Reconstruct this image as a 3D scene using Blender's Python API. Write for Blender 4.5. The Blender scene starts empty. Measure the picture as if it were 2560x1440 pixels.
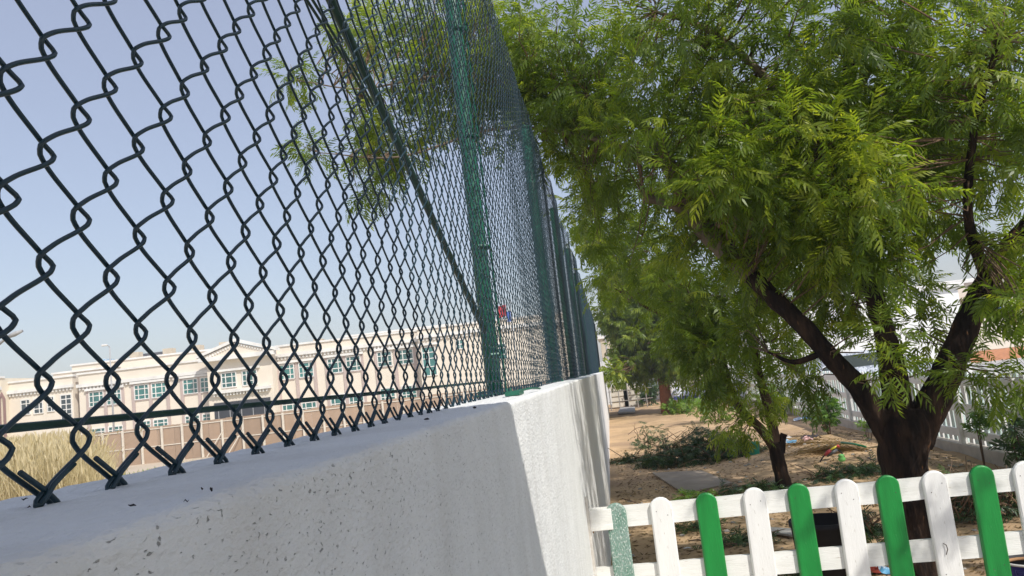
import bpy, math, random
import numpy as np
from mathutils import Vector, Matrix, noise as mnoise

random.seed(7)
rng = np.random.default_rng(11)
C = bpy.context.scene
COL = C.collection
R = math.radians

# ------------------------------------------------------------------ camera
W0, H0, FPX = 2560.0, 1440.0, 1950.0
VPX, VPY, ROLL = 1522.0, 925.0, R(6.5)
CAMZ = 1.6
dy = Vector(((VPX - 1280) / FPX, -(VPY - 720) / FPX, -1)).normalized()
hx = Vector((math.cos(ROLL), math.sin(ROLL), 0))
zz = hx.cross(dy).normalized()
if zz.y < 0: zz = -zz
xx = dy.cross(zz).normalized()
MC = Matrix((xx, dy, zz))           # rows: world axes written in camera coordinates
cam = bpy.data.cameras.new('camera'); cam.sensor_width = 36; cam.lens = 36 * FPX / W0
cam.clip_start = 0.02; cam.clip_end = 3000
co = bpy.data.objects.new('camera', cam); COL.objects.link(co)
co.matrix_world = Matrix.Translation((0, 0, CAMZ)) @ MC.to_4x4()
cam.dof.use_dof = False
C.camera = co

# ------------------------------------------------------------------ sky, sun, exposure
SUN = Vector((0.70, -0.75, 1.0)).normalized()
w = bpy.data.worlds.new('World'); C.world = w; w.use_nodes = True
nt = w.node_tree; nt.nodes.clear()
sky = nt.nodes.new('ShaderNodeTexSky'); sky.sky_type = 'NISHITA'; sky.sun_disc = False
sky.sun_elevation = math.asin(SUN.z); sky.sun_rotation = math.atan2(SUN.x, SUN.y)
sky.air_density = 1.2; sky.dust_density = 1.1; sky.ozone_density = 1.0; sky.altitude = 0
bg = nt.nodes.new('ShaderNodeBackground'); bg.inputs['Strength'].default_value = 0.15
ow = nt.nodes.new('ShaderNodeOutputWorld')
hz = nt.nodes.new('ShaderNodeMixRGB'); hz.inputs[0].default_value = .55; hz.inputs[2].default_value = (2.5, 2.5, 3.15, 1)   # even pale haze over the whole sky
nt.links.new(sky.outputs[0], hz.inputs[1]); nt.links.new(hz.outputs[0], bg.inputs[0]); nt.links.new(bg.outputs[0], ow.inputs[0])
sl = bpy.data.lights.new('sun', 'SUN'); sl.energy = 3.5; sl.angle = R(0.53); sl.color = (1, 0.965, 0.90)
so = bpy.data.objects.new('sun', sl); COL.objects.link(so)
so.rotation_euler = SUN.to_track_quat('Z', 'Y').to_euler()
so.location = SUN * 60
C.view_settings.view_transform = 'Standard'; C.view_settings.look = 'None'
C.view_settings.gamma = 1; C.view_settings.use_curve_mapping = False
C.view_settings.exposure = 0.32
C.render.engine = 'CYCLES'
C.cycles.max_bounces = 7; C.cycles.transparent_max_bounces = 8
C.cycles.diffuse_bounces = 4; C.cycles.glossy_bounces = 3; C.cycles.transmission_bounces = 4

# ------------------------------------------------------------------ ray helpers (turn a sighting into a real position)
def ray(px, py):
    d = Vector(((px - 1280) / FPX, -(py - 720) / FPX, -1))
    return Vector((xx.dot(d), dy.dot(d), zz.dot(d)))
def aY(px, py, Y):
    r = ray(px, py); t = Y / r.y
    return Vector((r.x * t, Y, CAMZ + r.z * t))
def aX(px, py, X):
    r = ray(px, py); t = X / r.x
    return Vector((X, r.y * t, CAMZ + r.z * t))
def aZ(px, py, Z=0.0):
    r = ray(px, py); t = (Z - CAMZ) / r.z
    return Vector((r.x * t, r.y * t, Z))

# ------------------------------------------------------------------ mesh helpers
class MB:
    def __init__(s): s.v = []; s.f = []; s.m = []
    def add(s, vs, fs, mi=0):
        b = len(s.v); s.v += [tuple(v) for v in vs]
        s.f += [tuple(b + i for i in f) for f in fs]; s.m += [mi] * len(fs); return s
    def box(s, a, b, mi=0, M=None):
        (x0, y0, z0), (x1, y1, z1) = a, b
        vs = [Vector(p) for p in ((x0,y0,z0),(x1,y0,z0),(x1,y1,z0),(x0,y1,z0),(x0,y0,z1),(x1,y0,z1),(x1,y1,z1),(x0,y1,z1))]
        if M is not None: vs = [M @ v for v in vs]
        return s.add(vs, [(0,3,2,1),(4,5,6,7),(0,1,5,4),(1,2,6,5),(2,3,7,6),(3,0,4,7)], mi)
    def bbox(s, a, b, c=0.004, mi=0, M=None):     # box with chamfered edges
        (x0, y0, z0), (x1, y1, z1) = a, b
        P = {}; vs = []
        for ix, X in enumerate((x0, x1)):
            for iy, Y in enumerate((y0, y1)):
                for iz, Z in enumerate((z0, z1)):
                    sx, sy, sz = (c, -c)[ix], (c, -c)[iy], (c, -c)[iz]
                    for ax, p in enumerate(((X, Y+sy, Z+sz), (X+sx, Y, Z+sz), (X+sx, Y+sy, Z))):
                        P[(ix,iy,iz,ax)] = len(vs); vs.append(Vector(p))
        fs = []
        for i in (0, 1):
            fs.append([P[(i,0,0,0)],P[(i,1,0,0)],P[(i,1,1,0)],P[(i,0,1,0)]][::(-1 if i == 0 else 1)])
            fs.append([P[(0,i,0,1)],P[(1,i,0,1)],P[(1,i,1,1)],P[(0,i,1,1)]][::(1 if i == 0 else -1)])
            fs.append([P[(0,0,i,2)],P[(1,0,i,2)],P[(1,1,i,2)],P[(0,1,i,2)]][::(-1 if i == 0 else 1)])
        for i in (0, 1):
            for j in (0, 1):
                fs.append([P[(0,i,j,1)],P[(1,i,j,1)],P[(1,i,j,2)],P[(0,i,j,2)]])
                fs.append([P[(i,0,j,0)],P[(i,1,j,0)],P[(i,1,j,2)],P[(i,0,j,2)]])
                fs.append([P[(i,j,0,0)],P[(i,j,1,0)],P[(i,j,1,1)],P[(i,j,0,1)]])
        for i in (0,1):
            for j in (0,1):
                for k in (0,1): fs.append([P[(i,j,k,0)],P[(i,j,k,1)],P[(i,j,k,2)]])
        if M is not None: vs = [M @ v for v in vs]
        return s.add(vs, fs, mi)
    def tube(s, pts, rad, n=8, cap=True, mi=0, rough=0.0, rs=6.0, flat=None):
        pts = [Vector(p) for p in pts]; k = len(pts)
        if not hasattr(rad, '__len__'): rad = [rad] * k
        T = []
        for i in range(k):
            t = pts[min(i+1, k-1)] - pts[max(i-1, 0)]
            T.append(t.normalized() if t.length > 1e-9 else Vector((0,0,1)))
        u = T[0].orthogonal().normalized(); vs = []
        for i in range(k):
            u = (u - T[i] * u.dot(T[i])); u = u.normalized() if u.length > 1e-6 else T[i].orthogonal().normalized()
            v = T[i].cross(u)
            for j in range(n):
                a = 2 * math.pi * j / n; r = rad[i]
                d = u * math.cos(a) + v * math.sin(a)
                if rough:
                    q_ = pts[i] + d * r; q2 = Vector((q_.x*1.5, q_.y*1.5, q_.z*.4))
                    r *= 1 + rough * (mnoise.noise(q_ * rs) + .9 * mnoise.noise(q2 * rs * 2.2) + .6 * mnoise.noise(q2 * rs * 5.5))
                vs.append(pts[i] + d * r)
        fs = [(i*n+j, i*n+(j+1) % n, (i+1)*n+(j+1) % n, (i+1)*n+j) for i in range(k-1) for j in range(n)]
        if cap: fs += [tuple(range(n))[::-1], tuple((k-1)*n+j for j in range(n))]
        return s.add(vs, fs, mi)
    def obj(s, name, mats, parent=None, smooth=False, loc=None):
        me = bpy.data.meshes.new(name); me.from_pydata(s.v, [], s.f)
        mats = mats if isinstance(mats, (list, tuple)) else [mats]
        for m in mats:
            if m: me.materials.append(m)
        if len(mats) > 1: me.polygons.foreach_set('material_index', s.m)
        if smooth: me.polygons.foreach_set('use_smooth', [True] * len(me.polygons))
        me.update()
        return link(name, me, parent, loc)
def link(name, me, parent=None, loc=None):
    o = bpy.data.objects.new(name, me); COL.objects.link(o)
    if parent is not None: o.parent = parent
    if loc is not None: o.location = loc
    return o
def fast(name, V, F, mat, parent=None, smooth=False, attr=None):
    """V (n,3), F (m,4) quads (or (m,3))"""
    me = bpy.data.meshes.new(name); V = np.asarray(V, dtype=np.float32); F = np.asarray(F, dtype=np.int32)
    k = F.shape[1]
    me.vertices.add(len(V)); me.vertices.foreach_set('co', V.ravel())
    me.loops.add(F.size); me.loops.foreach_set('vertex_index', F.ravel())
    me.polygons.add(len(F)); me.polygons.foreach_set('loop_start', np.arange(0, F.size, k, dtype=np.int32))
    me.update(calc_edges=True)
    if smooth: me.polygons.foreach_set('use_smooth', np.ones(len(F), dtype=bool))
    if attr is not None:
        a = me.attributes.new('tint', 'FLOAT', 'POINT'); a.data.foreach_set('value', np.asarray(attr, dtype=np.float32))
    me.materials.append(mat); me.update()
    if name is None: return me
    return link(name, me, parent)
def thing(name, label, cat, loc=(0,0,0), rz=0.0, group=None):
    o = bpy.data.objects.new(name, None); COL.objects.link(o); o.empty_display_size = .1
    o.location = loc; o.rotation_euler.z = rz
    return tag(o, label, cat, group)
def tag(o, label=None, cat=None, group=None, kind=None):
    if label: o['label'] = label
    if cat: o['category'] = cat
    if group: o['group'] = group
    if kind: o['kind'] = kind
    return o
def spline(pts, n=5):
    P = [np.array(p, float) for p in pts]; P = [2*P[0]-P[1]] + P + [2*P[-1]-P[-2]]; out = []
    for i in range(1, len(P)-2):
        for k in range(n):
            t = k / n; a, b, c, d = P[i-1], P[i], P[i+1], P[i+2]
            out.append(.5*((2*b)+(c-a)*t+(2*a-5*b+4*c-d)*t*t+(3*b-a-3*c+d)*t**3))
    out.append(P[-2]); return out

# ------------------------------------------------------------------ materials
def mat(name, c1, c2=None, rough=.7, scale=6, detail=6, bump=0, bscale=40, lo=.35, hi=.65, spec=.35,
        stretch=(1,1,1), metal=0, spots=None, obj_rand=0, c3=None, c3s=1.2):
    m = bpy.data.materials.new(name); m.use_nodes = True; n = m.node_tree; N = n.nodes; L = n.links
    b = N['Principled BSDF']; b.inputs['Roughness'].default_value = rough
    b.inputs['Specular IOR Level'].default_value = spec; b.inputs['Metallic'].default_value = metal
    tc = N.new('ShaderNodeTexCoord'); mp = N.new('ShaderNodeMapping'); L.new(tc.outputs['Object'], mp.inputs[0])
    mp.inputs['Scale'].default_value = stretch
    cur = None
    if c2 is None: c2 = tuple(x * .8 for x in c1)
    nz = N.new('ShaderNodeTexNoise'); nz.inputs['Scale'].default_value = scale; nz.inputs['Detail'].default_value = detail
    nz.inputs['Roughness'].default_value = .62
    L.new(mp.outputs[0], nz.inputs[0])
    r = N.new('ShaderNodeValToRGB'); r.color_ramp.elements[0].position = lo; r.color_ramp.elements[1].position = hi
    r.color_ramp.elements[0].color = (*c2, 1); r.color_ramp.elements[1].color = (*c1, 1)
    L.new(nz.outputs['Fac'], r.inputs[0]); cur = r.outputs[0]
    if c3 is not None:
        nz3 = N.new('ShaderNodeTexNoise'); nz3.inputs['Scale'].default_value = c3s; nz3.inputs['Detail'].default_value = 5
        L.new(mp.outputs[0], nz3.inputs[0])
        rr = N.new('ShaderNodeValToRGB'); rr.color_ramp.elements[0].position = .48; rr.color_ramp.elements[1].position = .66
        L.new(nz3.outputs['Fac'], rr.inputs[0])
        mx = N.new('ShaderNodeMixRGB'); L.new(rr.outputs[0], mx.inputs[0]); L.new(cur, mx.inputs[1]); mx.inputs[2].default_value = (*c3, 1); cur = mx.outputs[0]
    if spots:   # (colour, scale, threshold)
        sc, ss, th = spots
        v = N.new('ShaderNodeTexNoise'); v.inputs['Scale'].default_value = ss; v.inputs['Detail'].default_value = 2
        L.new(mp.outputs[0], v.inputs[0])
        rr = N.new('ShaderNodeValToRGB'); rr.color_ramp.elements[0].position = th; rr.color_ramp.elements[1].position = th + .04
        L.new(v.outputs['Fac'], rr.inputs[0])
        mx = N.new('ShaderNodeMixRGB'); L.new(rr.outputs[0], mx.inputs[0]); L.new(cur, mx.inputs[1]); mx.inputs[2].default_value = (*sc, 1); cur = mx.outputs[0]
    if obj_rand:
        oi = N.new('ShaderNodeObjectInfo'); hs = N.new('ShaderNodeHueSaturation')
        ma = N.new('ShaderNodeMapRange'); ma.inputs[3].default_value = 1-obj_rand; ma.inputs[4].default_value = 1+obj_rand
        L.new(oi.outputs['Random'], ma.inputs[0]); L.new(ma.outputs[0], hs.inputs['Value']); L.new(cur, hs.inputs['Color']); cur = hs.outputs[0]
    L.new(cur, b.inputs['Base Color'])
    if bump:
        n2 = N.new('ShaderNodeTexNoise'); n2.inputs['Scale'].default_value = bscale; n2.inputs['Detail'].default_value = 5
        L.new(mp.outputs[0], n2.inputs[0])
        bp = N.new('ShaderNodeBump'); bp.inputs['Strength'].default_value = min(1, bump); bp.inputs['Distance'].default_value = .02
        L.new(n2.outputs['Fac'], bp.inputs['Height']); L.new(bp.outputs[0], b.inputs['Normal'])
    return m

def wall_mat():
    m = mat('white_stucco', (.82,.82,.80), (.74,.74,.72), rough=.85, scale=5, spec=.25)
    n = m.node_tree; N = n.nodes; L = n.links; b = N['Principled BSDF']
    tc = N.new('ShaderNodeTexCoord'); mp = N.new('ShaderNodeMapping'); L.new(tc.outputs['Object'], mp.inputs[0]); mp.inputs['Scale'].default_value = (1, .42, .85)
    cur = b.inputs['Base Color'].links[0].from_socket
    v = N.new('ShaderNodeTexNoise'); v.inputs['Scale'].default_value = 430; v.inputs['Detail'].default_value = 2.5; v.inputs['Distortion'].default_value = .6
    L.new(mp.outputs[0], v.inputs[0])
    pr = N.new('ShaderNodeValToRGB'); pr.color_ramp.elements[0].position = .650; pr.color_ramp.elements[1].position = .72
    L.new(v.outputs['Fac'], pr.inputs[0])
    # pits coloured dark for dirt and the shade inside them, mostly on upright faces
    ge = N.new('ShaderNodeNewGeometry'); sp = N.new('ShaderNodeSeparateXYZ'); L.new(ge.outputs['True Normal'], sp.inputs[0])
    mr = N.new('ShaderNodeMapRange'); mr.inputs[1].default_value = .3; mr.inputs[2].default_value = .9; mr.inputs[3].default_value = .75; mr.inputs[4].default_value = .06
    L.new(sp.outputs['Z'], mr.inputs[0])
    mu = N.new('ShaderNodeMath'); mu.operation = 'MULTIPLY'; L.new(pr.outputs[0], mu.inputs[0]); L.new(mr.outputs[0], mu.inputs[1])
    mx = N.new('ShaderNodeMixRGB'); L.new(mu.outputs[0], mx.inputs[0]); L.new(cur, mx.inputs[1]); mx.inputs[2].default_value = (.24,.235,.22,1)
    L.new(mx.outputs[0], b.inputs['Base Color'])
    # faint rain streaks and dust, running down the face
    ms_ = N.new('ShaderNodeMapping'); ms_.inputs['Scale'].default_value = (3, 9, .9); L.new(tc.outputs['Object'], ms_.inputs[0])
    st = N.new('ShaderNodeTexNoise'); st.inputs['Scale'].default_value = 1.6; st.inputs['Detail'].default_value = 6; L.new(ms_.outputs[0], st.inputs[0])
    sr = N.new('ShaderNodeValToRGB'); sr.color_ramp.elements[0].position = .46; sr.color_ramp.elements[1].position = .80
    sr.color_ramp.elements[1].color = (.42,.42,.42,1); L.new(st.outputs['Fac'], sr.inputs[0])
    mx2 = N.new('ShaderNodeMixRGB'); L.new(sr.outputs[0], mx2.inputs[0]); L.new(mx.outputs[0], mx2.inputs[1]); mx2.inputs[2].default_value = (.60,.58,.54,1)
    L.new(mx2.outputs[0], b.inputs['Base Color'])
    a = N.new('ShaderNodeTexNoise'); a.inputs['Scale'].default_value = 230; a.inputs['Detail'].default_value = 5; L.new(mp.outputs[0], a.inputs[0])
    c = N.new('ShaderNodeTexNoise'); c.inputs['Scale'].default_value = 60; c.inputs['Detail'].default_value = 3; L.new(mp.outputs[0], c.inputs[0])
    ad = N.new('ShaderNodeMath'); ad.operation = 'ADD'; L.new(a.outputs['Fac'], ad.inputs[0]); L.new(c.outputs['Fac'], ad.inputs[1])
    sb = N.new('ShaderNodeMath'); sb.operation = 'SUBTRACT'; L.new(ad.outputs[0], sb.inputs[0]); L.new(mu.outputs[0], sb.inputs[1])
    bp = N.new('ShaderNodeBump'); bp.inputs['Strength'].default_value = .8; bp.inputs['Distance'].default_value = .0036
    L.new(sb.outputs[0], bp.inputs['Height']); L.new(bp.outputs[0], b.inputs['Normal'])
    return m

def leaf_mat(name, dark, mid, light, trans=.35, rough=.42, spec=.5):
    m = bpy.data.materials.new(name); m.use_nodes = True; n = m.node_tree; N = n.nodes; L = n.links
    b = N['Principled BSDF']; b.inputs['Roughness'].default_value = rough; b.inputs['Specular IOR Level'].default_value = spec
    at = N.new('ShaderNodeAttribute'); at.attribute_name = 'tint'
    oi = N.new('ShaderNodeObjectInfo'); ma = N.new('ShaderNodeMath'); ma.operation = 'MULTIPLY_ADD'
    L.new(oi.outputs['Random'], ma.inputs[0]); ma.inputs[1].default_value = .28; L.new(at.outputs['Fac'], ma.inputs[2])
    r = N.new('ShaderNodeValToRGB'); e = r.color_ramp.elements
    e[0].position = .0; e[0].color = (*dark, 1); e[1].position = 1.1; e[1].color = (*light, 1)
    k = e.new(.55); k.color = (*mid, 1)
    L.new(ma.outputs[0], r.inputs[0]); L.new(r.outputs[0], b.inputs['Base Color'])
    tr = N.new('ShaderNodeBsdfTranslucent')
    mc = N.new('ShaderNodeMixRGB'); mc.blend_type = 'MULTIPLY'; mc.inputs[0].default_value = 1; mc.inputs[2].default_value = (2.4, 2.3, 1.0, 1)
    L.new(r.outputs[0], mc.inputs[1]); L.new(mc.outputs[0], tr.inputs[0])
    ms = N.new('ShaderNodeMixShader'); ms.inputs[0].default_value = trans
    L.new(b.outputs[0], ms.inputs[1]); L.new(tr.outputs[0], ms.inputs[2]); L.new(ms.outputs[0], N['Material Output'].inputs[0])
    return m

M = {}
M['wall'] = wall_mat()
M['pvc'] = mat('green_pvc_coating', (.009,.033,.047), (.007,.028,.042), rough=.38, scale=8, spec=.5)
M['post'] = mat('green_post_paint', (.018,.135,.085), (.012,.10,.065), rough=.4, scale=18, spec=.5, spots=((.05,.06,.05), 90, .66))
M['stay'] = mat('dark_green_stay', (.02,.06,.045), (.012,.04,.03), rough=.5, scale=20)
M['cutend'] = mat('cut_steel_end', (.25,.22,.2), rough=.5)
M['white'] = mat('white_wood_paint', (.82,.81,.78), (.74,.73,.70), rough=.5, scale=3, bump=.12, bscale=28, stretch=(9,9,1), spots=((.42,.38,.32), 16, .70), spec=.4)
M['white_h'] = mat('white_rail_paint', (.82,.81,.77), (.72,.71,.66), rough=.5, scale=3, bump=.14, bscale=28, stretch=(1,9,9), spots=((.5,.45,.38), 16, .71), spec=.4)
M['green'] = mat('green_wood_paint', (.012,.25,.045), (.008,.17,.03), rough=.38, scale=3, bump=.12, bscale=26, stretch=(9,9,1), spots=((.35,.45,.36), 22, .72), spec=.5)
M['green_worn'] = mat('worn_green_wood_paint', (.13,.25,.19), (.24,.33,.29), rough=.8, scale=14, bump=.4, bscale=60, stretch=(2,2,1), spots=((.50,.55,.50), 95, .57))
M['worn'] = mat('weathered_white_batten', (.66,.64,.59), (.42,.36,.30), rough=.85, scale=9, bump=.5, bscale=30, spots=((.35,.24,.16), 30, .62))
M['nail'] = mat('nail_hole', (.10,.08,.07), rough=.8)
M['wood'] = mat('raw_wood', (.42,.24,.12), (.30,.16,.08), rough=.8, scale=5, stretch=(1,6,6))
M['rear'] = mat('rear_fence_paint', (.80,.79,.76), (.72,.71,.68), rough=.5, scale=2, obj_rand=.04)
M['teal'] = mat('teal_picket_paint', (.62,.73,.69), (.56,.68,.64), rough=.5, scale=5)
M['kerb'] = mat('concrete_kerb', (.55,.50,.43), (.42,.38,.33), rough=.9, scale=6, bump=.4)
M['sand'] = mat('sand', (.60,.42,.25), (.44,.30,.17), rough=.95, scale=1.6, detail=9, bump=.8, bscale=9, c3=(.36,.25,.16), c3s=.55, spec=.1, spots=((.20,.13,.08), 22, .66))
M['outside'] = mat('outside_sand', (.62,.52,.40), (.50,.41,.30), rough=.95, scale=.35, detail=8, bump=.5, bscale=3, c3=(.40,.38,.18), c3s=.12, spec=.1)
M['yard'] = mat('yard_concrete', (.50,.49,.48), (.43,.42,.41), rough=.9, scale=1.2, detail=8, bump=.2)
M['bark'] = mat('dark_bark', (.060,.036,.024), (.014,.010,.009), rough=.95, scale=9, detail=9, bump=1, bscale=24, stretch=(1.6,1.6,.35), lo=.42, hi=.68, spec=.15, spots=((.17,.085,.04), 17, .69))
M['bark2'] = mat('brown_bark', (.12,.075,.05), (.045,.028,.02), rough=.95, scale=8, detail=8, bump=.8, bscale=22, stretch=(1.5,1.5,.4), spec=.15)
M['bark_red'] = mat('reddish_bark', (.34,.13,.07), (.20,.08,.045), rough=.95, scale=6, bump=.6, bscale=16)
M['limb'] = mat('grey_brown_limb_bark', (.22,.17,.125), (.11,.085,.062), rough=.9, scale=10, detail=8, bump=.6, bscale=26, stretch=(1.5,1.5,.6), spec=.2)
M['twig'] = mat('twig', (.20,.13,.08), (.11,.07,.045), rough=.9, scale=10)
M['leaf'] = leaf_mat('neem_leaf', (.055,.095,.013), (.125,.19,.020), (.30,.34,.036), trans=.52)
M['leaf_far'] = leaf_mat('neem_leaf_far', (.060,.095,.016), (.125,.185,.022), (.28,.32,.040), trans=.52)
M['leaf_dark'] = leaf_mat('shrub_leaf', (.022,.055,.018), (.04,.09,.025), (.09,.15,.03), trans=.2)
M['leaf_young'] = leaf_mat('young_leaf', (.05,.11,.02), (.09,.19,.03), (.17,.27,.04), trans=.4)
M['dry'] = leaf_mat('dry_leaf', (.09,.058,.03), (.22,.15,.07), (.42,.32,.16), trans=.15, rough=.8, spec=.2)
M['reed'] = leaf_mat('dry_reed', (.26,.21,.11), (.40,.33,.19), (.56,.49,.33), trans=.2, rough=.8, spec=.2)
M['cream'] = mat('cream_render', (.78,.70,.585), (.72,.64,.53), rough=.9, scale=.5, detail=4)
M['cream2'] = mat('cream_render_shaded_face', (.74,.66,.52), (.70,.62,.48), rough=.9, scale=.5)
M['trim'] = mat('white_trim', (.84,.82,.78), rough=.8, scale=1)
M['mauve'] = mat('mauve_pilaster', (.50,.40,.36), (.46,.37,.33), rough=.85, scale=1)
M['brown'] = mat('brown_arch', (.30,.17,.14), rough=.8, scale=1)
M['teal_glass'] = mat('teal_glass', (.03,.17,.15), (.015,.11,.10), rough=.12, scale=.8, spec=.8, obj_rand=.35)
M['dark_glass'] = mat('dark_glass', (.03,.05,.05), rough=.15, scale=.8, spec=.8)
M['plaster2'] = mat('beige_parapet', (.62,.53,.40), rough=.9, scale=1)
M['dark'] = mat('dark_opening', (.03,.032,.038), rough=.5)
M['board'] = mat('brown_hoarding_board', (.42,.30,.21), (.33,.235,.165), rough=.85, scale=.7, detail=6, obj_rand=.14, bump=.2, bscale=3)
M['hpost'] = mat('hoarding_post', (.72,.66,.56), (.6,.54,.45), rough=.8)
M['lamp'] = mat('lamp_grey', (.42,.42,.42), rough=.5)
M['ply'] = mat('grey_brown_sheet', (.40,.33,.26), (.32,.26,.20), rough=.85, scale=3, bump=.15)
M['slab'] = mat('grey_slab', (.42,.40,.37), (.34,.33,.31), rough=.9, scale=4)
M['blue'] = mat('blue_plastic', (.012,.018,.22), (.010,.014,.15), rough=.35, scale=4, spec=.5)
M['black'] = mat('black_plastic', (.010,.010,.014), (.006,.006,.008), rough=.7, scale=4)
M['ltblue'] = mat('light_blue_wrap', (.12,.36,.58), (.62,.68,.74), rough=.3, scale=9, lo=.45, hi=.55)
M['silver'] = mat('silver_wrap', (.62,.66,.72), (.30,.34,.42), rough=.25, scale=16, lo=.45, hi=.55, spec=.8)
M['cloth'] = mat('dark_cloth', (.05,.05,.065), (.03,.03,.04), rough=.9, scale=10)
M['pink'] = mat('pink_cloth', (.75,.48,.48), rough=.8)
M['rag'] = mat('white_rag', (.75,.73,.70), rough=.9)
M['greenpl'] = mat('green_plastic', (.02,.24,.10), rough=.35)
M['tealpl'] = mat('teal_plastic', (.02,.34,.26), (.015,.26,.20), rough=.35, scale=6)
M['red'] = mat('red_plastic', (.50,.06,.06), rough=.35)
M['yellow'] = mat('yellow_plastic', (.75,.65,.06), rough=.4)
M['grey'] = mat('grey_plastic', (.10,.10,.11), rough=.4)
M['lime'] = mat('lime_plastic', (.28,.75,.22), rough=.35)
M['orange'] = mat('orange_paint', (.60,.27,.14), rough=.8)
M['sack'] = mat('white_sack', (.74,.75,.80), (.5,.52,.62), rough=.7, scale=6, obj_rand=.1)
M['sackb'] = mat('blue_print', (.07,.10,.42), rough=.6)
M['canopy'] = mat('beige_roof_panel', (.55,.54,.52), rough=.8)
M['wbld'] = mat('white_building_paint', (.86,.85,.82), (.80,.79,.76), rough=.8, scale=.8)
M['flagred'] = mat('flag_red', (.62,.03,.04), rough=.7)
M['flagblue'] = mat('flag_blue', (.05,.12,.42), rough=.7)
M['steel'] = mat('galvanised_rail', (.36,.33,.30), rough=.5)
M['dirt'] = mat('dirt_crumb', (.03,.028,.03), rough=.9)
M['panel'] = mat('white_panel', (.78,.77,.76), rough=.6, obj_rand=.04)
M['redrag'] = mat('red_rag', (.42,.07,.04), rough=.8)
M['print'] = mat('pale_print', (.16,.18,.50), rough=.5)

# ------------------------------------------------------------------ the wall
WX0, WX1 = -.186, -.380          # garden face, outer face
WTOP = CAMZ - .037
def bend(Y): return 0.0
def nz3(x, y, z): return mnoise.noise(Vector((x, y, z)))
def build_wall():
    ys = list(np.arange(.05, 2.6, .012)); y = 2.6
    ys = [-1.5, -1, -.5, -.2] + ys
    while y < 30: ys.append(y); y *= 1.03
    ys.append(30.0)
    prof = []
    for z in np.linspace(-.05, WTOP-.55, 6): prof.append((WX0, z, 1, 0))
    for z in np.linspace(WTOP-.5, WTOP-.02, 26): prof.append((WX0, z, 1, 0))
    for a in np.linspace(0, 90, 9):
        r = .009; prof.append((WX0 - r + r*math.cos(R(a)), WTOP - r + r*math.sin(R(a)), math.cos(R(a)), math.sin(R(a))))
    for x in np.linspace(WX0-.013, WX1+.02, 34): prof.append((x, WTOP, 0, 1))
    for a in np.linspace(0, 90, 4):
        r = .012; prof.append((WX1 + r - r*math.sin(R(a)), WTOP - r + r*math.cos(R(a)), -math.sin(R(a)), math.cos(R(a))))
    for z in (WTOP-.1, WTOP-.6, -.6): prof.append((WX1, z, -1, 0))
    V = []; n = len(prof)
    for Y in ys:
        fade = 1 if Y < 6 else 6 / Y
        for (x, z, nx, nzv) in prof:
            edge = 1 if z > WTOP - .04 and x > WX0 - .04 else .35
            d = .0022 * nz3(x*9, Y*6, z*9) + .0011 * nz3(x*45, Y*38, z*40) + .0009 * nz3(x*120, Y*90, z*110)
            d += edge * .0022 * nz3(3.1, Y*5.3, 1.7) + edge * .0010 * nz3(9.1, Y*31, z*20)
            if nzv > .5 and x < WX0 - .012: d = d*.7 + .0011*nz3(x*70, Y*26, 1) + .0006*nz3(x*160, Y*60, 5)
            if Y > 1.45 and Y < 30:      # slight waviness of the coping line further along
                d += .004 * nz3(7.7, Y*.9, 0)
            V.append((x + nx*d*1.0, Y, z + nzv*d))
    F = [(i*n+j, i*n+j+1, (i+1)*n+j+1, (i+1)*n+j) for i in range(len(ys)-1) for j in range(n-1)]
    o = fast('boundary_wall', np.array(V), np.array(F)[:, ::-1], M['wall'], smooth=True)
    tag(o, 'white stucco boundary wall with rough pitted face carrying the green mesh fence', 'wall')
    return o
wall = build_wall()
crumbs = MB()
for (px, py) in ((62,1247),(72,1266),(505,1222),(528,1224),(466,1253),(1186,1018),(1066,1048),(330,1265)):
    p = aZ(px, py, WTOP + .003)
    s = p.y * random.uniform(.0022, .0045)
    a = random.uniform(0, 6)
    pts = [p + Vector((math.cos(a)*s*k, math.sin(a)*s*k, random.uniform(-.0005,.001))) for k in (-1.4, -.5, .5, 1.3)]
    crumbs.tube(pts, [s*.12, s*.4, s*.32, s*.1], 5)
tag(crumbs.obj('debris_crumb', M['dirt']), 'tiny dark crumbs of debris lying on the top of the white wall', 'debris', kind='stuff')

# ------------------------------------------------------------------ chain link fence on the wall
PIT = .065; PZ = .067; FX = -.309; ZF = WTOP + .001
fence = thing('chain_link_fence', 'green coated chain link mesh fence with posts standing on the white wall', 'fence', (FX, 0, ZF))
def wavef(ph, m=.78):
    ph = ph % 1.0
    tri = 4*ph - 1 if ph < .5 else 3 - 4*ph
    return (1-m)*tri - m*math.cos(2*math.pi*ph)
def wire_pts(odd, nper, ph, hook=True):
    A = PIT/4 + .0056; D = .0021; pts = []
    sg = -1 if odd else 1
    def at(z):
        p = z / PZ
        ph_ = p % 1.0; fall = (ph_ < .5) if odd else (ph_ >= .5)
        bow = .27 * math.sin(math.pi * ((ph_ % .5) / .5)) if fall else 0
        return Vector((sg * D * max(-1, min(1, math.sin(2*math.pi*p)*2.0)), sg * A * wavef(p, .55 if fall else .45) - A * bow, z))
    if hook:
        for z, dx, dyy in ((.0165, .0038, .0012), (.011, .0036, .0008), (.006, .0036, .0003)):
            q = at(z); pts.append(Vector((q.x + dx + (0.0016 if odd else -.0008), q.y - sg*0 + sg*dyy, z + .001)))
        pts.append(Vector((.0036 + (0.001 if odd else 0), -sg*(A*.90), .0008)))
        pts.append(Vector((.0040, -sg*(A+.0018), -.0024)))
        pts.append(Vector((.0012, -sg*(A+.0024), -.0026)))
        pts.append(Vector((sg*D*.3, -sg*(A+.0012), -.0008)))
    k = int(nper * 2 * ph)
    for i in range(k+1): pts.append(at(.0015 + (nper*PZ) * i / k))
    return pts
WR = .00155
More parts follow.
